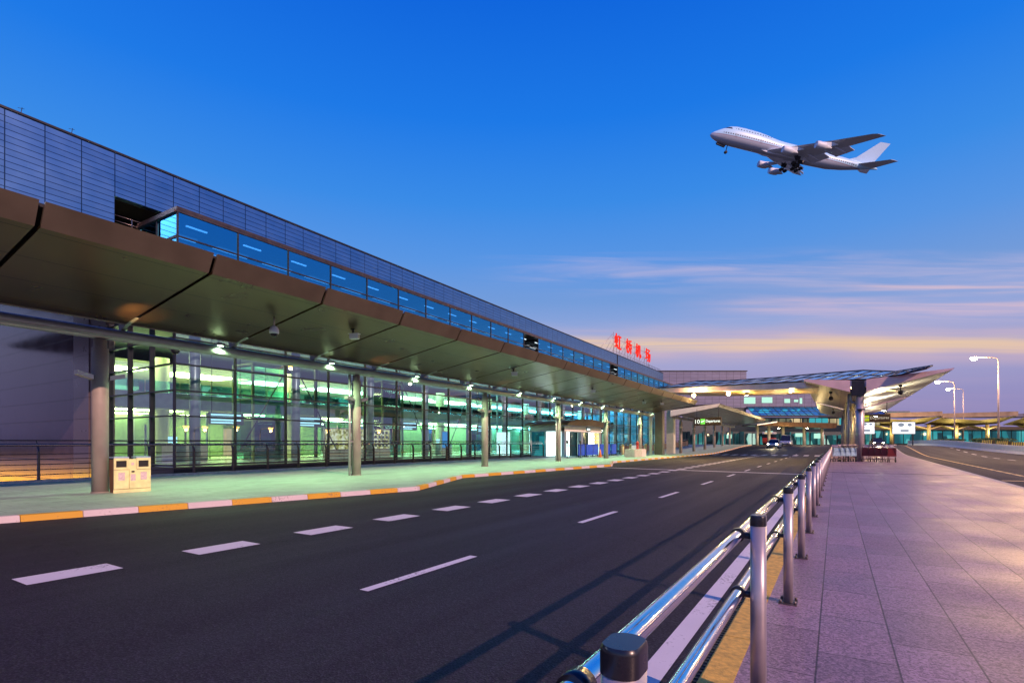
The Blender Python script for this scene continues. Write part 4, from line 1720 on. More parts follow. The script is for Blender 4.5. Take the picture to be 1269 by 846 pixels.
for i, (x, y) in enumerate(((-7.5, 56.5), (-3.5, 55.0), (1.0, 53.0))):
    r0 = empty('soffit_lamp', (x, y, 6.2), 0, 'small round lamp under the cross roof soffit, %s from the left' % ordinal(i), 'lamp', 'lamps under the cross roof')
    b = MB()
    b.lathe([(.14, 0), (.14, .14), (.10, .3)], 14)
    b.build('housing', M['steel_dark'], r0)
    b = MB()
    b.lathe([(.001, -.004), (.12, -.004), (.12, 0.0)], 14)
    b.build('lens', M['sodium_warm'], r0)
    lamp('POINT', (0, 0, -.5), 650, (1.0, 0.66, 0.20), r0, 'glow', shadow_soft_size=.12)

# ------------------------------------------------------------------ butterfly canopies on the median pavement
M['soffit_pale'] = panel_mat('soffit_pale', (0.62, 0.60, 0.54), [(1, 2.4, 0.3, .03), (0, 1.5, .4, .02)], rough=.35, metal=.25, per_panel=.04, joint_dark=.4)
M['soffit_olive'] = panel_mat('soffit_olive', (0.36, 0.33, 0.22), [(1, 1.6, 0.3, .03), (0, 1.0, .4, .015)], rough=.35, metal=.4, per_panel=.05, joint_dark=.3)


def butterfly(label, y0, y1, cols, first=True):
    dzz = 0 if first else .05
    root = empty('median_canopy', (1.4, y0, .12), 0, label, 'canopy', 'butterfly canopies on the median')
    inv = Matrix.Translation(-Vector((1.4, y0, .12)))

    def part(mb, nm, m):
        o = mb.build(nm, m)
        o.parent = root
        o.matrix_parent_inverse = inv
        return o
    k = 1.7 if first else 0.6
    A, B, C, D = (1.95, y0 + k, 5.30 + dzz), (6.85, y0 + k - .3, 6.50 + dzz), (6.85, y1, 6.54 + dzz), (1.95, y1 - .3, 5.34 + dzz)
    b = MB()
    b.prism([A, B, C, D], (0, 0, .07))
    part(b, 'right_soffit', M['soffit_pale'])
    top = .86 if first else .35
    b = MB()
    b.prism([(A[0], A[1] - .05, A[2] - .02), (B[0], B[1] - .05, B[2] - .02), (B[0] + .05, B[1] - .05, B[2] + .10), (A[0], A[1] - .05, A[2] + top)], (0, .045, 0))
    part(b, 'fascia', M['fascia_pink'])
    b = MB()
    b.prism([(B[0], B[1] + .002, B[2] - .01), (B[0] + .08, B[1] + .002, B[2] + .10), (B[0] - .05, B[1] + .002, B[2] + .10)], (0, y1 - y0, .04))
    part(b, 'edge_trim', M['fascia'])
    E, G, I, J = (0.95, y0 + k, 5.30 + dzz), (-2.05, y0 + k, 6.30 + dzz), (-2.05, y1, 6.34 + dzz), (0.95, y1 - .3, 5.34 + dzz)
    b = MB()
    b.prism([E, G, I, J], (0, 0, .07))
    part(b, 'left_soffit', M['soffit_olive'])
    b = MB()
    b.prism([(E[0], E[1] - .05, E[2] - .02), (G[0], G[1] - .05, G[2] - .02), (G[0], G[1] - .05, G[2] + .10), (E[0], E[1] - .05, E[2] + top)], (0, .045, 0))
    part(b, 'fascia', M['fascia_pink'] if first else M['soffit_pale'])
    b = MB()
    b.box(-2.10, y0 + k, 6.29 + dzz, -2.05, y1, 6.45 + dzz)
    part(b, 'edge_trim', M['white_paint'])
    b = MB()
    b.prism([(0.9, y0 + k + .3, 5.38 + dzz), (2.0, y0 + k + .3, 5.38 + dzz), (6.3, y0 + k + .3, 6.47 + dzz), (-2.0, y0 + k + .9, 6.42 + dzz)][:3] + [(2.0, y0 + k + .3, 5.6 + dzz)], (0, y1 - y0 - k - .6, 0))
    part(b, 'roof_deck', M['dark'])
    b = MB()
    b.box(.96, y0 + k + .1, 5.2, 1.94, y1 - .4, 5.55)
    b.box(1.05, y0 + k - .05, 5.0, 1.85, y0 + k + .25, 6.1 if first else 5.6)
    part(b, 'beam', M['steel_dark'])
    for i, cy in enumerate(cols):
        g0 = gz(cy) + .12
        b = MB()
        b.lathe([(.30, g0), (.30, 4.2), (.26, 4.22), (.26, 5.21)], 24, Matrix.Translation((1.55, cy, 0)))
        co = part(b, 'column', M['post_grey'])
        b = MB()
        b.obox((1.62, cy - .45, 3.95), (.5, .3, .08))
        b.build('bracket_lamp', M['steel_dark']).parent = co
        b = MB()
        for dx, zt in ((.85, 4.35), (1.0, 4.35)):
            pts = [(dx, cy + .2, 5.2), (dx, cy + .2, 4.75), (dx + .05, cy + .15, 4.55), (dx + .32, cy + .1, 4.45), (dx + .36, cy + .1, 4.3), (dx + .36, cy + .1, g0)] if dx > .9 else [(dx, cy + .3, 5.2), (dx, cy + .3, g0)]
            b.tube(pts, .075, 10)
        b.build('drain_pipe', M['tube_grey']).parent = co
    return root, part


bc1, bp1 = butterfly('butterfly canopy with a pale pink edge on the median column beside the trolleys', 44.9, 71.5, [46.9, 57.0, 66.0])
bc2, bp2 = butterfly('second butterfly canopy farther along the median behind the first', 73.0, 100.0, [76.0, 86.0, 96.0], False)
for i, (x, y, z, lab) in enumerate(((4.15, 48.6, 5.62, 'hanging camera under the right wing of the butterfly canopy'), (-.3, 50.5, 5.5, 'hanging camera under the left wing of the butterfly canopy'),
                                     (-.2, 76.5, 5.6, 'hanging camera under the second butterfly canopy'))):
    r0 = empty('dome_camera', (x, y, z + .32), 0, lab, 'security camera', 'cameras under the butterfly canopies')
    b = MB()
    b.tube([(0, 0, 0), (0, 0, -.55)], .03, 8)
    b.obox((0, 0, -.2), (.22, .22, .14))
    b.build('stem', M['steel_dark'], r0)
    b = MB()
    b.lathe([(.05, -.5), (.17, -.58), (.18, -.72), (.12, -.84), (.01, -.88)], 14)
    b.build('housing', M['black_plastic'], r0)
# lamps that light the pale wing from the column brackets
for i, (x, y, z, e, c_, lab) in enumerate(((3.3, 51.0, 3.95, 1700, (1, .90, .62), 'uplighter on the median column that lights the pale wing'), (3.3, 61.0, 3.95, 1500, (1, .92, .7), 'uplighter on the middle column of the first butterfly canopy'),
                                           (2.4, 78.5, 4.0, 1200, (1, .95, .8), 'uplighter on the first column of the second butterfly canopy'))):
    r0 = empty('uplighter', (x, y, z), 0, lab, 'lamp', 'uplighters on the median')
    b = MB()
    b.obox((0, 0, 0), (.3, .2, .12), 0, .02)
    b.tube([(0, 0, -.04), (1.85 - x, 0, -.10)], .025, 6)
    b.build('housing', M['steel_dark'], r0)
    b = MB()
    b.obox((0, 0, .07), (.24, .15, .015))
    b.build('lens', M['lamp_white'], r0)
    lamp('SPOT', (0, 0, .12), e, c_, r0, 'beam', spot_size=R(165), spot_blend=.8, shadow_soft_size=.1).rotation_euler = (R(180), 0, 0)

# ------------------------------------------------------------------ hanging direction signs
M['sign_brown'] = mat('sign_brown', (0.035, 0.022, 0.012), 0.4, var=0.1)
M['sign_green'] = emit_mat('sign_green', (0.22, 0.85, 0.10), 1.1)
M['sign_text'] = emit_mat('sign_text', (0.9, 1.0, 0.88), 1.5)
M['sign_text_dim'] = emit_mat('sign_text_dim', (0.95, 0.80, 0.62), 0.55)
M['sign_lime'] = emit_mat('sign_lime', (0.62, 0.72, 0.03), 0.7)


def direction_sign(x, y, z, w_, h_, label, green, text, hang):
    r0 = empty('direction_sign', (x, y, z), 0, label, 'sign', 'hanging direction signs')
    b = MB()
    b.obox((0, 0, 0), (w_, .22, h_), 0, .02)
    b.build('board', M['sign_brown'], r0)
    b = MB()
    for s in (-.4, .4):
        b.tube([(s * w_, 0, h_ / 2), (s * w_, 0, h_ / 2 + hang)], .03, 6)
    b.build('hanger', M['steel_dark'], r0)
    text_mesh('10', 1, .01, text, 'number', r0, Matrix.Translation((-w_ * .37, -.118, 0)), fit=(.17 * w_, .50 * h_))
    b = MB()
    b.box(-.255 * w_, -.122, -.34 * h_, -.09 * w_, -.112, .34 * h_)
    g_o = b.build('pictogram', green, r0)
    b = MB()
    b.prism([(-.235 * w_, -.124, -.12 * h_), (-.12 * w_, -.124, .02 * h_), (-.105 * w_, -.124, .14 * h_), (-.13 * w_, -.124, .12 * h_), (-.235 * w_, -.124, .0 * h_)], (0, -.004, 0))
    b.build('plane_symbol', text, g_o)
    text_mesh('Departures', 1, .01, text, 'lettering', r0, Matrix.Translation((.20 * w_, -.118, 0)), fit=(.52 * w_, .42 * h_), bold=.015)


sx_, sy_ = rd((877 - CX) / F * 61.5, 61.5)
direction_sign(sx_, sy_, 1.5 + (YH - 522) / F * 61.5, 3.05, 0.95, 'dark hanging sign with 10 and a bright green square under the second left canopy', M['sign_green'], M['sign_text'], 1.0)
sx_, sy_ = rd((1081 - CX) / F * 55, 55)
direction_sign(sx_, sy_, 1.5 + (YH - 518) / F * 55, 3.1, 0.88, 'brown hanging sign with a lime square beside the median column', M['sign_lime'], M['sign_text_dim'], 1.2)

# lit advertising boxes farther on
M['box_screen'] = emit_mat('box_screen', (0.92, 0.92, 1.0), 1.5)
M['box_art'] = emit_mat('box_art', (0.35, 0.40, 0.5), 0.8)


def light_box(px, d, yc, w_, h_, label):
    x, y = rd((px - CX) / F * d, d)
    z = 1.5 + (YH - yc) / F * d
    r0 = empty('light_box', (x, y, z), TH, label, 'advertising light box', 'lit advertising boxes')
    b = MB()
    b.obox((0, .12, 0), (w_ + .12, .22, h_ + .12), 0, .02)
    b.build('case', M['steel_dark'], r0)
    b = MB()
    b.box(-w_ / 2, -.004, -h_ / 2, w_ / 2, .005, -.02)
    b.box(-w_ / 2, -.004, .04, w_ / 2, .005, h_ / 2)
    b.build('screen', M['box_screen'], r0)
    b = MB()
    b.lathe([(.001, 0), (.14 * w_, 0), (.14 * w_, .01), (.001, .01)], 14, Matrix.Translation((-.12 * w_, -.006, .27 * h_)) @ Matrix.Rotation(R(90), 4, 'X') @ Matrix.Diagonal((1, .6, 1, 1)))
    b.lathe([(.001, 0), (.10 * w_, 0), (.10 * w_, .01), (.001, .01)], 14, Matrix.Translation((.26 * w_, -.006, .27 * h_)) @ Matrix.Rotation(R(90), 4, 'X') @ Matrix.Diagonal((1, .7, 1, 1)))
    b.box(-.15 * w_, -.012, -.32 * h_, .22 * w_, -.005, -.15 * h_)
    b.build('picture', M['box_art'], r0)
    b = MB()
    for s in (-.42, .42):
        b.obox((s * w_, .12, -h_ / 2 - (z - gz(y) - h_ / 2) / 2), (.12, .12, z - gz(y) - h_ / 2))
    b.build('posts', M['steel_dark'], r0)


light_box(1074, 74, 529.5, 2.2, 1.75, 'white lit advertising box just right of the median column')
light_box(1120, 100, 530, 4.3, 2.2, 'wider lit advertising box over the far side of the right road')

# ------------------------------------------------------------------ luggage trolleys round the median column
M['trolley_red'] = mat('trolley_red', (0.22, 0.02, 0.015), 0.45, var=0.15)
M['trolley_ad'] = mat('trolley_ad', (0.42, 0.62, 0.66), 0.4, var=0.35, vscale=6)
M['trolley_teal'] = mat('trolley_teal', (0.05, 0.42, 0.42), 0.45, var=0.1)
M['rubber'] = mat('rubber', (0.02, 0.02, 0.02), 0.7)


def make_trolley(label, panel, loc, rz):
    r0 = empty('luggage_trolley', loc, rz, label, 'luggage trolley', 'luggage trolleys round the median column')
    b = MB()
    for s in (-.3, .3):
        b.tube([(-.5, s, .16), (.42, s * .75, .22), (.5, s * .75, .95), (.52, s * .75, 1.12)], .022, 8)
        b.tube([(-.5, s, .16), (-.55, s, .35)], .02, 8)
    for x in (-.45, -.2, .1, .35):
        b.tube([(x, -.28, .2), (x, .28, .2)], .012, 6)
    b.build('frame', M['handrail'], r0)
    b = MB()
    b.tube([(.52, -.24, 1.12), (.58, -.24, 1.22), (.58, .24, 1.22), (.52, .24, 1.12)], .028, 8)
    b.build('handle', M['pole'], r0)
    b = MB()
    b.box(.43, -.27, .42, .455, .27, 1.02)
    b.build('panel', panel, r0)
    b = MB()
    for z in (.78, .92, 1.05):
        b.tube([(.46, -.24, z), (.2, -.22, z), (.2, .22, z), (.46, .24, z)], .012, 6)
    b.build('basket', M['handrail'], r0)
    for (x, y) in ((-.42, -.29), (-.42, .29), (.38, -.24), (.38, .24)):
        b = MB()
        b.lathe([(.03, -.02), (.095, -.022), (.1, 0), (.095, .022), (.03, .02)], 14, Matrix.Translation((x, y, .10)) @ Matrix.Rotation(R(90), 4, 'X'))
        b.build('wheel', M['rubber'], r0)
    return r0


tl = make_trolley('luggage trolley with a pale advert panel, left end of the row by the guard rail', M['trolley_ad'], (0.05, 44.9, .12), R(-82))
tr = None
for i in range(1, 4):
    c = copy_tree(tl)
    c.location = (0.05 + i * .30, 45.3 + i * .12, .12)
    c.rotation_euler.z = R(-82 + i * 2)
    c['label'] = 'luggage trolley tucked in the row left of the median column, %s from the guard rail' % ordinal(i)
tr = make_trolley('luggage trolley with a dark red panel, right end of the row by the median column', M['trolley_red'], (3.35, 45.6, .12), R(-88))
for i in range(1, 5):
    c = copy_tree(tr)
    c.location = (3.35 - i * .36, 45.6 + i * .1, .12)
    c.rotation_euler.z = R(-88 - i)
    c['label'] = 'luggage trolley with a dark red panel, %s from the right end of its row' % ordinal(i)

# ------------------------------------------------------------------ street lamps
M['lamp_pole'] = mat('lamp_pole', (0.55, 0.46, 0.42), .4, .3, var=.1)


def street_lamp(x, y, h, label, side=-1, e=6500, lens='sodium_warm', lr=1.7):
    r0 = empty('street_lamp', (x, y, gz(y)), 0, label, 'street lamp', 'street lamps along the far road')
    b = MB()
    b.tube([(0, 0, 0), (0, 0, h - .6)], .14, 10, .08)
    b.lathe([(.22, 0), (.22, .5), (.14, .6)], 12)
    b.build('pole', M['lamp_pole'], r0)
    b = MB()
    b.tube([(0, 0, h - .7), (side * .12, 0, h - .2), (side * .5, 0, h), (side * 2.4, 0, h + .18)], .06, 8)
    b.build('arm', M['lamp_pole'], r0)
    b = MB()
    b.obox((side * 2.75, 0, h + .20), (.9, .36, .16), 0, .05)
    hd = b.build('lamp_head', M['lamp_pole'], r0)
    b = MB()
    b.lathe([(.01 * lr, -.24 * lr), (.16 * lr, -.19 * lr), (.24 * lr, -.08 * lr), (.26 * lr, 0)], 16, Matrix.Translation((side * 2.8, 0, h + .14)))
    b.build('lens', M[lens], hd)
    if e:
        lamp('POINT', (side * 2.8, 0, h - .35), e, (1.0, .56, .20), r0, 'glow', shadow_soft_size=.2)


street_lamp(20.9, 105.5, 13.4, 'tall street lamp standing right of the others behind the white barrier')
street_lamp(21.4, 143.0, 13.4, 'street lamp farther away, left of the tallest lamp')
street_lamp(26.5, 166.0, 13.6, 'most distant street lamp, thin pole beside another', e=1500)
for i, (x, y, h, e_) in enumerate(((21.0, 78.5, 13.4, 8000), (21.0, 51.5, 13.4, 1600), 
                                (23.5, 37.3, 3.6, 60), (23.5, 39.8, 3.6, 60), (23.5, 44.3, 3.7, 60), (24.5, 50.5, 3.7, 60), (24, 61, 3.6, 60), (25, 74, 3.8, 60))):
    street_lamp(x, y, h, '%s beyond the far road outside the picture, %s of its kind' % ('tall street lamp' if h > 10 else 'low car park lamp', ordinal(i if h > 10 else i - 2)), e=e_, lens='sodium_far', lr=1.5)

# ------------------------------------------------------------------ white barrier in place of the light trail, planted median behind it
wb = MB()
BP = [(24.0, 46.0), (20.5, 66.0), (18.6, 76.0), (16.2, 90.0), (14.2, 108.0), (13.3, 140.0)]
for (xa, ya), (xb, yb) in zip(BP, BP[1:]):
    n = 6
    for k in range(n):
        p, q = k / n, (k + 1) / n
        A = (xa + (xb - xa) * p, ya + (yb - ya) * p)
        B = (xa + (xb - xa) * q, ya + (yb - ya) * q)
        za, zb = gz(A[1]), gz(B[1])
        wb.prism([(A[0] - .22, A[1], za), (A[0] - .10, A[1], za + .3), (A[0] - .07, A[1], za + .95), (A[0] + .07, A[1], za + .95), (A[0] + .22, A[1], za)], (B[0] - A[0], B[1] - A[1], zb - za))
tag(wb.build('light_trail_barrier', M['white_paint']), 'long low white barrier standing in for the light trail on the right road', 'barrier')
M['hedge'] = mat('hedge', (0.035, 0.08, 0.03), .8, var=.5, vscale=9, bump=.5)


def leaf_mass(name, boxes, m, n, size, parent=None):
    b = MB()
    for (x0, y0, x1, y1, h) in boxes:
        for _ in range(n):
            x, y = random.uniform(x0, x1), random.uniform(y0, y1)
            z = gz(y) + random.uniform(.05, 1) ** .7 * h
            a = Vector((random.gauss(0, 1), random.gauss(0, 1), random.gauss(0, 1))).normalized()
            c = a.orthogonal().normalized()
            d = a.cross(c)
            s = size * random.uniform(.6, 1.3)
            b.quad(Vector((x, y, z)) + c * s, Vector((x, y, z)) + d * s * .6, Vector((x, y, z)) - c * s, Vector((x, y, z)) - d * s * .6)
    return b.build(name, m, parent, recalc=False)


for i, (x0, y0, x1, y1, h, lab) in enumerate(((21.5, 84, 24, 96, 1.25, 'clipped green hedge behind the white barrier, nearest the tallest street lamp'),
                                              (19.5, 100, 22, 118, 1.2, 'clipped green hedge behind the white barrier, middle stretch'),
                                              (17.5, 122, 20, 142, 1.2, 'clipped green hedge behind the white barrier, far stretch'))):
    r0 = empty('hedge', ((x0 + x1) / 2, y0, gz(y0)), 0, lab, 'hedge', 'hedges behind the white barrier')
    o = leaf_mass('foliage', [(x0, y0, x1, y1, h)], M['hedge'], 1500, .16)
    o.parent = r0
    o.matrix_parent_inverse = Matrix.Translation(-Vector(r0.location))
M['hazard'] = panel_mat('hazard', (0.72, 0.55, 0.04), [(1, .5, 0, .25)], rough=.5, joint_dark=.03)
for i, (x, y) in enumerate(((19.9, 76.5), (19.3, 80.5), (18.6, 84.5), (18.0, 88.5), (17.4, 93.0))):
    r0 = empty('hazard_block', (x, y, gz(y)), R(10), 'yellow and black striped block behind the white barrier, %s from the right' % ordinal(i), 'concrete block', 'striped blocks behind the barrier')
    b = MB()
    b.prism([(-.25, -1.5, 0), (-.12, -1.5, 1.25), (.12, -1.5, 1.25), (.25, -1.5, 0)], (0, 3.0, 0))
    b.build('block', M['hazard'], r0)

# ------------------------------------------------------------------ far terminal facing the viewpoint
FD = 118.0
fx, fy = rd((812 - CX) / F * FD, FD)
ft = empty('far_terminal', (fx, fy, 0), TH, 'far terminal wing closing the road with grey panels and a blue glass strip', 'building')


def fl(px):
    return (px - 812) / F * FD


def fzz(py, d=FD):
    return 1.5 + (YH - py) / F * d


M['far_panel'] = panel_mat('far_panel', (0.14, 0.155, 0.26), [(0, 1.6, 0, .06), (2, .8, .1, .06)], rough=.4, metal=.2, per_panel=.08, joint_dark=.35)
M['glow_win'] = emit_mat('glow_win', (.55, 1.0, .80), 1.0)
M['glow_teal'] = emit_mat('glow_teal', (.10, .75, .85), .55)
M['glow_warm'] = emit_mat('glow_warm', (1.0, .72, .38), .9)
b = MB()
zt = fzz(460)
b.box(0, 0, fzz(505), fl(925), 6, zt)
b.box(fl(925) + .01, 0, fzz(505), fl(1085), 6, fzz(470))
b.box(0, 0.05, .5, fl(845), 6, fzz(505))
b.build('wall', M['far_panel'], ft)
b = MB()
b.box(-.2, -.15, zt, fl(925) + .2, 6.2, zt + .18)
b.build('coping', M['steel_dark'], ft)
for (a, c, d0, d1) in ((922, 936, 500, 492), (944, 957, 499, 492), (972, 979, 499, 494), (984, 989, 498, 495), (991, 994, 500, 493)):
    b = MB()
    b.box(fl(a), -.05, fzz(d0), fl(c), .1, fzz(d1))
    b.build('window', M['glow_win'], ft)
b = MB()
b.quad((fl(925), -4.0, fzz(516)), (fl(1085), -4.0, fzz(516)), (fl(1085), 0, fzz(504)), (fl(925), 0, fzz(504)))
b.build('skylight_glass', M['glass_blue'], ft, recalc=False)
b = MB()
k = 925
while k < 1086:
    b.tube([(fl(k), -4.0, fzz(516)), (fl(k), 0, fzz(504))], .06, 6)
    k += 8
for t in (0, .5, 1):
    b.tube([(fl(925), -4.0 * (1 - t), fzz(516) + (fzz(504) - fzz(516)) * t), (fl(1085), -4.0 * (1 - t), fzz(516) + (fzz(504) - fzz(516)) * t)], .06, 6)
b.box(fl(925), -4.2, fzz(517.6), fl(1085), -3.9, fzz(516))
b.build('skylight_bars', M['steel_dark'], ft)
b = MB()
for (a, c) in ((945, 955), (958, 966), (971, 1000)):
    b.box(fl(a), -2.6, fzz(515), fl(c), -2.2, fzz(513.2))
b.build('roof_lights', M['glow_warm'], ft)
b = MB()
b.box(fl(846), .2, .6, fl(1085), .3, fzz(517))
b.box(fl(846), .2, fzz(517), fl(925), .3, fzz(505))
b.build('hall_back', M['wall_in_dark'], ft)
b = MB()
for i, k in enumerate(range(930, 1084, 9)):
    b.box(fl(k), .05, fzz(526.5), fl(k + 7.6), .12, fzz(518.5))
b.build('upper_glass', M['lit_warm'], ft)
for (a, c) in ((1003, 1010), (1011, 1018), (1019, 1026), (1040, 1047)):
    b = MB()
    b.box(fl(a), -.02, fzz(526), fl(c), .04, fzz(518))
    b.build('teal_window', M['glow_teal'], ft)
b = MB()
rng = random.Random(4)
k = 846
while k < 1084:
    wd = rng.uniform(3, 7)
    b.box(fl(k), -.1, gz(200) + .1, fl(k + wd), .02, fzz(rng.uniform(534, 539)))
    k += wd + rng.uniform(.8, 3)
b.build('shop_glass', M['lit_teal'], ft)
b = MB()
for (a, c, d0, d1, ) in ((985, 995, 541, 536.5), (948, 957, 538, 534), (1008, 1020, 543, 537), (900, 906, 543, 538)):
    b.box(fl(a), -.3, fzz(d0), fl(c), -.2, fzz(d1))
b.build('shop_sign', M['glow_win'], ft)
# low dark canopy before it
d2 = 104.0
fx2, fy2 = rd((938 - CX) / F * d2, d2)
fc = empty('arrival_canopy', (fx2, fy2, 0), TH, 'low dark canopy with a pale end before the far terminal', 'canopy')


def f2(px):
    return (px - 938) / F * d2


b = MB()
b.prism([(0, 0, fzz(526.5, d2)), (0, 0, fzz(525.5, d2)), (f2(958), 0, fzz(522.5, d2)), (f2(1038), 0, fzz(524, d2)), (f2(1036), 0, fzz(530, d2)), (f2(1030), 0, fzz(530.5, d2))], (0, 7, 0))
b.build('roof', M['soffit'], fc)
b = MB()
b.prism([(0, -.05, fzz(527, d2)), (0, -.05, fzz(525.6, d2)), (f2(963), -.05, fzz(521.8, d2)), (f2(963), -.05, fzz(523.2, d2))], (0, .04, 0))
b.build('end_fascia', M['white_paint'], fc)
for px in (947, 962, 980, 1007, 1030):
    b = MB()
    b.lathe([(.3, .9), (.3, fzz(526, d2))], 12, Matrix.Translation((f2(px), 3.0, 0)))
    b.build('column', M['pier_green'], fc)
for i, px in enumerate((965, 1000)):
    x, y = rd((px - CX) / F * 100, 100)
    r0 = empty('canopy_lamp', (x, y, fzz(530.5, 100)), TH, 'warm lamp under the low far canopy, %s one' % ['left', 'right'][i], 'lamp', 'lamps under the far canopy')
    b = MB()
    b.lathe([(.1, .16), (.22, .08), (.24, 0)], 12)
    b.build('housing', M['steel_dark'], r0)
    b = MB()
    b.lathe([(.001, -.02), (.2, -.02), (.2, -.004)], 12)
    b.build('lens', M['sodium_warm'], r0)
    lamp('POINT', (0, -.3, -.5), 900, (1, .72, .32), r0, 'glow', shadow_soft_size=.2)

# ------------------------------------------------------------------ far terminal on the right
RDIST = 132.0
rx, ry = rd((1078 - CX) / F * RDIST, RDIST)
rt = empty('side_terminal', (rx, ry, 0), TH, 'long low terminal on the right with teal glass behind the lit canopies', 'building')


def rl(px):
    return (px - 1078) / F * RDIST


def rz_(py, d=RDIST):
    return 1.5 + (YH - py) / F * d


M['soffit_yellow'] = mat('soffit_yellow', (.42, .36, .16), .5, .2, var=.2)
M['canopy_gold'] = mat('canopy_gold', (.27, .21, .14), .4, .3, var=.3, vscale=.5)
M['far_roof'] = mat('far_roof', (.11, .12, .19), .5, .3, var=.2)
M['glow_teal_dim'] = emit_mat('glow_teal_dim', (.06, .55, .62), .55)
b = MB()
b.box(rl(1030), 9, .5, rl(1440), 14, rz_(531.5))
b.build('wall', M['wall_in_dark'], rt)
b = MB()
b.box(rl(1060), 6, rz_(514), rl(1150), 16, rz_(507))
b.box(rl(1150.5), 10, rz_(514), rl(1440), 16, rz_(509.5))
b.build('roof', M['far_roof'], rt)
b = MB()
for k in range(1062, 1436, 13):
    b.box(rl(k), 8.9, 1.3, rl(k + 11.5), 8.98, rz_(533))
b.build('window', M['lit_cyan'], rt)
b = MB()
for k in range(1062, 1150, 6):
    b.box(rl(k), 5.9, rz_(513), rl(k + 5), 5.98, rz_(508.5))
b.build('roof_window', M['teal_glass'], rt)
b = MB()
b.box(rl(1030), 3.0, rz_(532), rl(1440), 9, rz_(528))
b.build('eaves', M['sign_brown'], rt)
for i, (a, c, colpx, lab) in enumerate(((1082, 1168, (1115, 1162), 'lit butterfly canopy before the right terminal, left of two'), (1168, 1262, (1197, 1236), 'lit butterfly canopy before the right terminal, right of two'),
                                        (1270, 1380, (1300, 1345), 'lit butterfly canopy before the right terminal beyond the picture edge'))):
    d3 = 122.0
    x, y = rd((a - CX) / F * d3, d3)
    r0 = empty('lit_canopy', (x, y, 0), TH, lab, 'canopy', 'lit canopies of the right terminal')

    def q(px, a=a, d3=d3):
        return (px - a) / F * d3
    z1, z2, z3 = 1.5 + (YH - 511) / F * d3, 1.5 + (YH - 516) / F * d3, 1.5 + (YH - 527) / F * d3
    b = MB()
    b.prism([(0, 0, z2 - .3), (q(c), 0, z2 + .2), (q(c), 0, z1 + .3), (0, 0, z1 - .2)], (0, .3, 0))
    b.build('fascia', M['canopy_gold'], r0)
    b = MB()
    b.prism([(0, .35, z2 - .35), (q(c) * .5, .35, z2 - .9), (q(c), .35, z2 + .1), (q(c), 5.5, z3 + .6), (q(c) * .5, 5.5, z3 - .1), (0, 5.5, z3 + .3)], (0, 0, .12))
    b.build('soffit', M['soffit_yellow'], r0)
    for px in colpx:
        b = MB()
        b.lathe([(.42, .8), (.36, z3 + .3)], 14, Matrix.Translation((q(px), 2.6, 0)))
        b.prism([(q(px) - 3.4, 2.5, z3 + .1), (q(px) - .3, 2.5, z3 - .9), (q(px) + .3, 2.5, z3 - .9), (q(px) + 3.4, 2.5, z3 + .1), (q(px), 2.5, z3 - .65)], (0, 2.2, .1))
        b.build('column', M['soffit_yellow'], r0)
    for k in (.25, .75):
        lamp('POINT', (q(c) * k, 1.5, z3 - 1.4), 520, (1.0, .80, .40), r0, 'glow', shadow_soft_size=.4)

# ------------------------------------------------------------------ vehicles
M['car_white'] = mat('car_white', (.70, .71, .74), .25, coat=.6, var=.03)
M['car_silver'] = mat('car_silver', (.38, .42, .50), .25, .5, coat=.6, var=.03)
M['car_red'] = mat('car_red', (.42, .03, .02), .3, coat=.5, var=.05)
M['car_glass'] = mat('car_glass', (.015, .02, .03), .06, spec=.8)
M['headlight'] = emit_mat('headlight', (1.0, .88, .62), 90)
M['plate'] = mat('plate', (.05, .12, .5), .5)


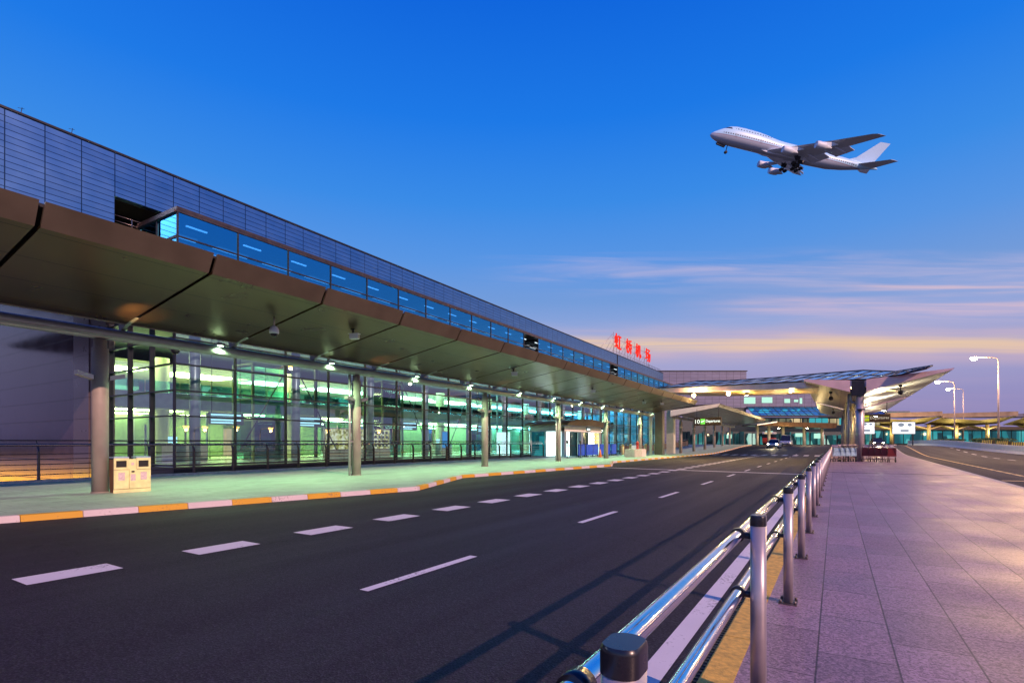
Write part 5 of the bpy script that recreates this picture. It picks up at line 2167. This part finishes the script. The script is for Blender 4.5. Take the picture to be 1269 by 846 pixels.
def make_car(label, x, y, body_mat, rz=0.0, van=False, on=True, e=260):
    """Vehicle whose nose points to -y."""
    r0 = empty('parked_car' if not on else 'car', (x, y, gz(y) + .005), rz, label, 'van' if van else 'car')
    L, W, Hh = (5.0, .92, 1.95) if van else (4.5, .88, 1.46)
    hood = .95 if van else .82
    cabin0 = .75 if van else 1.15
    cabin1 = L - .1 if van else L - .75

    def ring(y_, z0, z1, w0, w1):
        return [(-w0, y_, z0), (w0, y_, z0), (w0, y_, (z0 + z1) / 2), (w1, y_, z1), (-w1, y_, z1), (-w0, y_, (z0 + z1) / 2)]
    b = MB()
    b.loft([ring(-.0, .38, .62, W * .82, W * .75), ring(.10, .26, .70, W * .94, W * .84), ring(.5, .22, hood - .06, W, W * .9), ring(cabin0, .20, hood, W, W * .94),
            ring(L * .6, .20, hood + .06, W, W * .96), ring(L - .3, .24, hood + .05, W, W * .92), ring(L, .36, hood - .15, W * .9, W * .8)], smooth=False)
    b.build('body', body_mat, r0)
    b = MB()
    h0 = hood - .01
    b.loft([[(-W * .9, cabin0 - .05, h0), (W * .9, cabin0 - .05, h0), (W * .88, cabin0 + .0, h0 + .03), (-W * .88, cabin0 + .0, h0 + .03)],
            [(-W * .9, cabin0 + .7, h0), (W * .9, cabin0 + .7, h0), (W * .70, cabin0 + .75, Hh - .05), (-W * .70, cabin0 + .75, Hh - .05)],
            [(-W * .9, cabin1 - .7, h0), (W * .9, cabin1 - .7, h0), (W * .70, cabin1 - .75, Hh - .04), (-W * .70, cabin1 - .75, Hh - .04)],
            [(-W * .88, cabin1, h0), (W * .88, cabin1, h0), (W * .84, cabin1 - .02, h0 + .05), (-W * .84, cabin1 - .02, h0 + .05)]], smooth=False)
    b.build('windows', M['car_glass'], r0)
    b = MB()
    b.box(-W * .71, cabin0 + .72, Hh - .07, W * .71, cabin1 - .72, Hh)
    for s in (-1, 1):
        for yy in (cabin0 + .75, (cabin0 + cabin1) / 2, cabin1 - .78):
            b.prism([(s * W * .905, yy, h0), (s * W * .905, yy + .08, h0), (s * W * .712, yy + .08, Hh - .05), (s * W * .712, yy, Hh - .05)], (s * .01, 0, 0))
    b.build('roof', body_mat, r0)
    for s in (-1, 1):
        for yy in (.85, L - .85):
            b = MB()
            b.lathe([(.1, -.10), (.31, -.10), (.33, -.06), (.33, .06), (.31, .10), (.1, .10)], 18, Matrix.Translation((s * (W - .08), yy, .33)) @ Matrix.Rotation(R(90), 4, 'Y'))
            wh = b.build('wheel', M['rubber'], r0)
            b = MB()
            b.lathe([(.02, 0), (.2, .0), (.21, .02), (.02, .03)], 14, Matrix.Translation((s * (W + .025), yy, .33)) @ Matrix.Rotation(R(90) * s, 4, 'Y'))
            b.build('rim', M['pole'], wh)
        b = MB()
        b.lathe([(.001, 0), (.09, 0), (.10, .03), (.001, .04)], 14, Matrix.Translation((s * W * .66, .045, .62)) @ Matrix.Rotation(R(90), 4, 'X') @ Matrix.Diagonal((1.3, .9, 1, 1)))
        b.build('headlight', M['headlight'] if on else M['glass_teal'], r0)
        b = MB()
        b.obox((s * (W + .06), cabin0 + .25, hood + .08), (.16, .10, .12), 0, .02)
        b.build('mirror', body_mat, r0)
    b = MB()
    b.box(-.45, -.03, .34, .45, .02, .46)
    b.build('grille', M['dark'], r0)
    b = MB()
    b.box(-.23, -.045, .36, .23, -.032, .44)
    b.build('number_plate', M['plate'], r0)
    if on:
        lamp('SPOT', (0, -.25, .62), e, (1, .82, .5), r0, 'beam', spot_size=R(70), spot_blend=.6, shadow_soft_size=.1).rotation_euler = (R(84), 0, R(180))
    return r0


x, y = rd((957 - CX) / F * 84, 84)
make_car('white car with both headlights on coming along the left road', x, y, M['car_white'], R(-2), e=700)
x, y = rd((973 - CX) / F * 92, 92)
make_car('silver blue van right behind the white car', x, y, M['car_silver'], 0, True, False)
x, y = rd((1089 - CX) / F * 82, 82)
make_car('dark car with headlights on waiting on the right road by the trolleys', x, y, M['steel_dark'], R(3), e=900)


def make_bus(label, x, y, rz):
    r0 = empty('bus', (x, y, gz(y) + .005), rz, label, 'bus')
    L, W, Hh = 9.0, 1.2, 2.9
    b = MB()
    b.obox((0, L / 2, .98), (2 * W, L, 1.2), 0, .08)
    b.build('body', M['car_red'], r0)
    b = MB()
    b.obox((0, L / 2, 1.98), (2 * W - .06, L - .06, .82), 0, .05)
    b.build('windows', M['car_glass'], r0)
    b = MB()
    b.obox((0, L / 2, 2.62), (2 * W, L, .5), 0, .1)
    b.build('roof', M['car_white'], r0)
    for s in (-1, 1):
        for yy in (1.4, L - 2.0):
            b = MB()
            b.lathe([(.1, -.14), (.45, -.14), (.47, 0), (.45, .14), (.1, .14)], 16, Matrix.Translation((s * (W - .12), yy, .47)) @ Matrix.Rotation(R(90), 4, 'Y'))
            b.build('wheel', M['rubber'], r0)
        b = MB()
        b.obox((s * .85, -.01, .75), (.4, .06, .2), 0, .02)
        b.build('headlight', M['glass_teal'], r0)
    b = MB()
    b.obox((0, -.01, 2.6), (1.5, .06, .28), 0, .02)
    b.build('destination_board', M['glow_warm'], r0)


x, y = rd((952 - CX) / F * 116, 116)
make_bus('red bus with a pale roof behind the white car', x, y, R(-3))

# ------------------------------------------------------------------ rooftop sign
M['neon'] = emit_mat('neon', (1.0, 0.035, 0.02), 1.05)
rs = empty('roof_sign', (-27.2, 73.5, 14.33), 0, 'four large red lit characters on a frame above the parapet', 'sign')
for ch, y in zip('虹桥机场', (73.6, 78.4, 82.9, 88.0)):
    mm = Matrix.Translation((0.1, y - 73.5, 2.0)) @ Matrix.Rotation(R(90), 4, 'Z')
    text_mesh(ch, 2.4, .14, M['neon'], 'character', rs, mm, bold=.012, fit=(2.7, 2.15))
b = MB()
for y in (73.6, 78.4, 82.9, 88.0):
    for dy in (-1.2, 0, 1.2):
        b.tube([(-.12, y - 73.5 + dy, -.05), (-.12, y - 73.5 + dy, 3.2)], .03, 6)
        b.tube([(-1.8, y - 73.5 + dy, -.05), (-.12, y - 73.5 + dy, 2.6)], .025, 6)
for z in (.5, 1.4, 2.4):
    b.tube([(-.12, -1.8, z), (-.12, 16.2, z)], .03, 6)
b.tube([(-.12, -1.2, 0), (-1.8, -3.6, 0)], .03, 6)
b.tube([(-.12, -1.2, 3.0), (-1.8, -3.6, 0)], .03, 6)
b.build('frame', M['pole'], rs)
r0 = empty('roof_railing', (-30, 97.5, 14.3), 0, 'thin roof railing at the far corner of the parapet', 'railing')
b = MB()
for k in range(9):
    b.tube([(0, k * 1.0, 0), (0, k * 1.0, 1.9)], .03, 6)
for z in (.9, 1.9):
    b.tube([(0, 0, z), (0, 8, z)], .03, 6)
b.build('bars', M['handrail'], r0)
for y in (7.4, 9.0):
    r0 = empty('roof_aerial', (-27.2, y, 14.33), 0, 'tiny aerial on the parapet at the left edge, %s one' % ('nearer' if y < 8 else 'farther'), 'aerial', 'aerials on the parapet')
    b = MB()
    b.tube([(0, 0, 0), (0, 0.05, .32)], .012, 6)
    b.tube([(0, -.08, .25), (0, .12, .30)], .008, 5)
    b.build('rod', M['steel_dark'], r0)

# ------------------------------------------------------------------ jet airliner taking off
M['jet_blue'] = mat('jet_blue', (.45, .72, .95), .3, coat=.4, var=.03)
M['jet_grey'] = mat('jet_grey', (.68, .78, .86), .45, .0, var=.05)
M['jet_dark'] = mat('jet_dark', (.03, .03, .035), .5)


def jet_fuselage_mat():
    m = mat('jet_fuselage', (.55, .66, .76), .35, coat=.2)
    t = m.node_tree
    bs = t.nodes['Principled BSDF']
    tc = N(t, 'ShaderNodeTexCoord')
    sp = N(t, 'ShaderNodeSeparateXYZ')
    t.links.new(tc.outputs['Object'], sp.inputs[0])
    x, y, z = sp.outputs
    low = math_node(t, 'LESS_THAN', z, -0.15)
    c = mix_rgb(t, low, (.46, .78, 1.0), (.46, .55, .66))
    strp = math_node(t, 'MULTIPLY', math_node(t, 'LESS_THAN', z, .05), math_node(t, 'GREATER_THAN', z, -.35))
    c = mix_rgb(t, strp, c, (.34, .33, .42))

    def windows(z0, h, pitch, xa, xb):
        fr = math_node(t, 'FRACT', math_node(t, 'DIVIDE', x, pitch))
        a = math_node(t, 'LESS_THAN', fr, .5)
        b1 = math_node(t, 'LESS_THAN', math_node(t, 'ABSOLUTE', math_node(t, 'SUBTRACT', z, z0)), h)
        b2 = math_node(t, 'MULTIPLY', math_node(t, 'LESS_THAN', x, xa), math_node(t, 'GREATER_THAN', x, xb))
        return math_node(t, 'MULTIPLY', a, math_node(t, 'MULTIPLY', b1, b2))
    c = mix_rgb(t, windows(.75, .24, .95, -4.5, -61), c, (.03, .04, .06))
    c = mix_rgb(t, windows(3.25, .22, 1.15, -9, -24), c, (.04, .05, .07))
    cock = math_node(t, 'MULTIPLY', math_node(t, 'LESS_THAN', math_node(t, 'ABSOLUTE', math_node(t, 'SUBTRACT', z, 3.15)), .38),
                     math_node(t, 'MULTIPLY', math_node(t, 'LESS_THAN', x, -4.4), math_node(t, 'GREATER_THAN', x, -7.6)))
    c = mix_rgb(t, cock, c, (.03, .035, .05))
    for xd in (-9.5, -20, -34, -48, -59):
        dr = math_node(t, 'MULTIPLY', math_node(t, 'LESS_THAN', math_node(t, 'ABSOLUTE', math_node(t, 'SUBTRACT', x, xd)), .5),
                       math_node(t, 'LESS_THAN', math_node(t, 'ABSOLUTE', math_node(t, 'SUBTRACT', z, .35)), .9))
        c = mix_rgb(t, math_node(t, 'MULTIPLY', dr, .35), c, (.2, .22, .28))
    t.links.new(c, bs.inputs['Base Color'])
    return m


M['jet_fuselage'] = jet_fuselage_mat()
JD = 200.0
jx, jy = rd((882 - CX) / F * (JD - 6), JD - 6)
jz = 1.5 + (YH - 166) / F * (JD - 6)
jet = empty('airliner', (jx, jy, jz), 0, 'pale blue four engined airliner climbing over the terminal with its wheels down', 'airliner')
jet.location = (-46.9, 243.4, 138.3)
jet.rotation_euler = (R(-14.15), R(-11.88), R(214.8))
jet.scale = (1.10, .948, 1.0)
WX = -4.5      # wings and main wheels sit this much farther aft
secs = [(0, .1, -.7, -.9), (-.5, .8, .1, -1.5), (-1.6, 1.45, 1.0, -2.15), (-3.2, 2.1, 2.0, -2.7), (-5, 2.6, 3.1, -3.0), (-7.2, 2.95, 4.25, -3.2), (-9.5, 3.15, 4.75, -3.3), (-13, 3.25, 4.9, -3.3),
        (-19, 3.25, 4.75, -3.3), (-23, 3.25, 4.25, -3.3), (-27, 3.25, 3.55, -3.3), (-30, 3.25, 3.3, -3.3), (-42, 3.25, 3.25, -3.3), (-50, 3.15, 3.22, -2.95), (-56, 2.7, 3.15, -1.9), (-62, 1.9, 3.0, -.4),
        (-67, 1.05, 2.75, .9), (-70.2, .35, 2.3, 1.6), (-70.6, .1, 2.1, 1.8)]
b = MB()
rings = []
for (x, w_, ztp, zbt) in secs:
    zc = min((ztp + zbt) / 2, 0.0 if ztp > 3.4 else (ztp + zbt) / 2)
    ring = []
    for k in range(28):
        a = 2 * math.pi * k / 28
        up = math.sin(a) >= 0
        rz2 = (ztp - zc) if up else (zc - zbt)
        ww = w_ * abs(math.cos(a)) ** (1.0 if not (up and ztp > 3.4) else 1.12)
        ring.append((x, math.copysign(ww, math.cos(a)), zc + rz2 * math.sin(a)))
    rings.append(ring)
b.loft(rings)
b.build('fuselage', M['jet_fuselage'], jet)


def wing_mesh(b, secs_, s):
    rings = []
    for (y, xl, xt, z, th) in secs_:
        c = xl - xt
        prof = [(0, 0), (.12, .55), (.4, .8), (.75, .35), (1, 0), (.75, -.12), (.4, -.3), (.12, -.4)]
        rings.append([(xl - c * p, s * y, z + th * q * .62) for p, q in prof])
    b.loft(rings, smooth=False)


for s in (-1, 1):
    b = MB()
    wing_mesh(b, [(2.6, -19.0, -34.5, -2.1, 2.0), (12, -27.0, -38.6, -.9, 1.3), (22, -36, -43.6, .6, .75), (31.5, -44.6, -48.8, 2.3, .3), (32.3, -46, -49.2, 2.45, .1)], s)
    wo = b.build('wing', M['jet_grey'], jet)
    wo.location.x = WX
    b = MB()
    for (y0, y1, xa, xb, z0, z1) in ((3.6, 11.2, -35.2, -38.9, -2.1, -1.1), (13.4, 20.6, -39.6, -43.2, -.85, .3)):
        b.prism([(xa + .6, s * y0, z0), (xb + .6, s * y1, z1), (xb - 2.0, s * y1, z1 - 1.0), (xa - 2.6, s * y0, z0 - 1.3)], (0, 0, .14))
    b.build('flap', M['jet_grey'], wo)
    for yy, xx, zz_ in ((5.4, -33.6, -2.5), (8.6, -35.6, -2.0), (15.2, -38.2, -1.1), (18.8, -40.6, -.5)):
        b = MB()
        b.lathe([(.05, 0), (.38, 1.2), (.42, 2.6), (.25, 4.4), (.03, 5.6)], 10, Matrix.Translation((xx + 2.4, s * yy, zz_)) @ Matrix.Rotation(R(-90 - 14), 4, 'Y'))
        b.build('flap_fairing', M['jet_grey'], wo)
    for (yy, xx, zz_) in ((11.9, -21.6, -3.5), (21.2, -30.0, -2.2)):
        mm = Matrix.Translation((xx, s * yy, zz_)) @ Matrix.Rotation(R(-90), 4, 'Y')
        b = MB()
        b.lathe([(1.12, .25), (1.22, 0), (1.38, .25), (1.5, 1.2), (1.48, 2.6), (1.25, 3.9), (1.15, 4.0), (.85, 4.1), (.55, 5.6), (.2, 6.4)], 24, mm)
        en = b.build('engine', M['jet_grey'], jet)
        en.location.x = WX
        b = MB()
        b.lathe([(.02, .2), (.35, .6), (1.1, .62), (1.1, .26)], 20, mm)
        b.build('intake', M['jet_dark'], en)
        b = MB()
        b.prism([(xx - 1.4, s * yy - .14, zz_ + 1.3), (xx - 5.6, s * yy - .14, zz_ + .6), (xx - 8.5, s * yy - .14, zz_ + 1.9), (xx - 6.2, s * yy - .14, zz_ + 2.25)], (0, .28, 0))
        b.build('pylon', M['jet_grey'], en)
    b = MB()
    wing_mesh(b, [(.9, -60.5, -68.2, 1.5, .8), (11.0, -69.0, -72.2, 2.9, .2)], s)
    b.build('tailplane', M['jet_grey'], jet)
    for (gx, gy_) in ((-30.5, 5.6), (-33.6, 1.9)):
        b = MB()
        b.tube([(gx, s * gy_, -2.2), (gx, s * gy_, -5.7)], .22, 10)
        b.tube([(gx + 1.4, s * gy_, -2.6), (gx, s * gy_, -4.6)], .12, 8)
        b.tube([(gx - .9, s * gy_, -5.9), (gx + .9, s * gy_, -5.5)], .16, 8)
        b.prism([(gx - 1.2, s * (gy_ + .5), -2.6), (gx + 1.2, s * (gy_ + .5), -2.6), (gx + 1.0, s * (gy_ + .8), -4.3), (gx - 1.0, s * (gy_ + .8), -4.3)], (0, s * .06, 0))
        go = b.build('main_gear', M['jet_dark'], jet)
        go.location.x = WX
        for ax in (-.9, .9):
            for sy in (-.5, .5):
                b = MB()
                b.lathe([(.15, -.22), (.6, -.22), (.66, -.12), (.66, .12), (.6, .22), (.15, .22)], 16, Matrix.Translation((gx + ax, s * gy_ + sy, -5.7 + .2 * ax)) @ Matrix.Rotation(R(90), 4, 'X'))
                b.build('wheel', M['rubber'], go)
b = MB()
b.loft([[(-57.5, -.35, 2.9), (-67.5, -.12, 2.6), (-67.5, .12, 2.6), (-57.5, .35, 2.9)], [(-60.5, -.28, 4.4), (-68.3, -.1, 4.4), (-68.3, .1, 4.4), (-60.5, .28, 4.4)],
        [(-68.2, -.1, 12.6), (-72.3, -.04, 12.9), (-72.3, .04, 12.9), (-68.2, .1, 12.6)]], smooth=False)
b.build('tail_fin', M['jet_blue'], jet)
b = MB()
b.tube([(-8, 0, -3.2), (-8.1, 0, -6.0)], .17, 8)
b.prism([(-3.2, -.55, -3.0), (-7.2, -.55, -3.4), (-7.0, -.6, -4.3), (-3.6, -.6, -3.8)], (0, .06, 0))
b.prism([(-3.2, .5, -3.0), (-7.2, .5, -3.4), (-7.0, .55, -4.3), (-3.6, .55, -3.8)], (0, .06, 0))
go = b.build('nose_gear', M['jet_dark'], jet)
for sy in (-.42, .42):
    b = MB()
    b.lathe([(.15, -.18), (.56, -.18), (.62, 0), (.56, .18), (.15, .18)], 16, Matrix.Translation((-8.1, sy, -6.0)) @ Matrix.Rotation(R(90), 4, 'X'))
    b.build('wheel', M['rubber'], go)
b = MB()
wing_mesh(b, [(-2.6, -21.5, -42.0, -2.6, 1.6), (2.6, -21.5, -42.0, -2.6, 1.6)], 1)
b.build('belly_fairing', M['jet_grey'], jet)
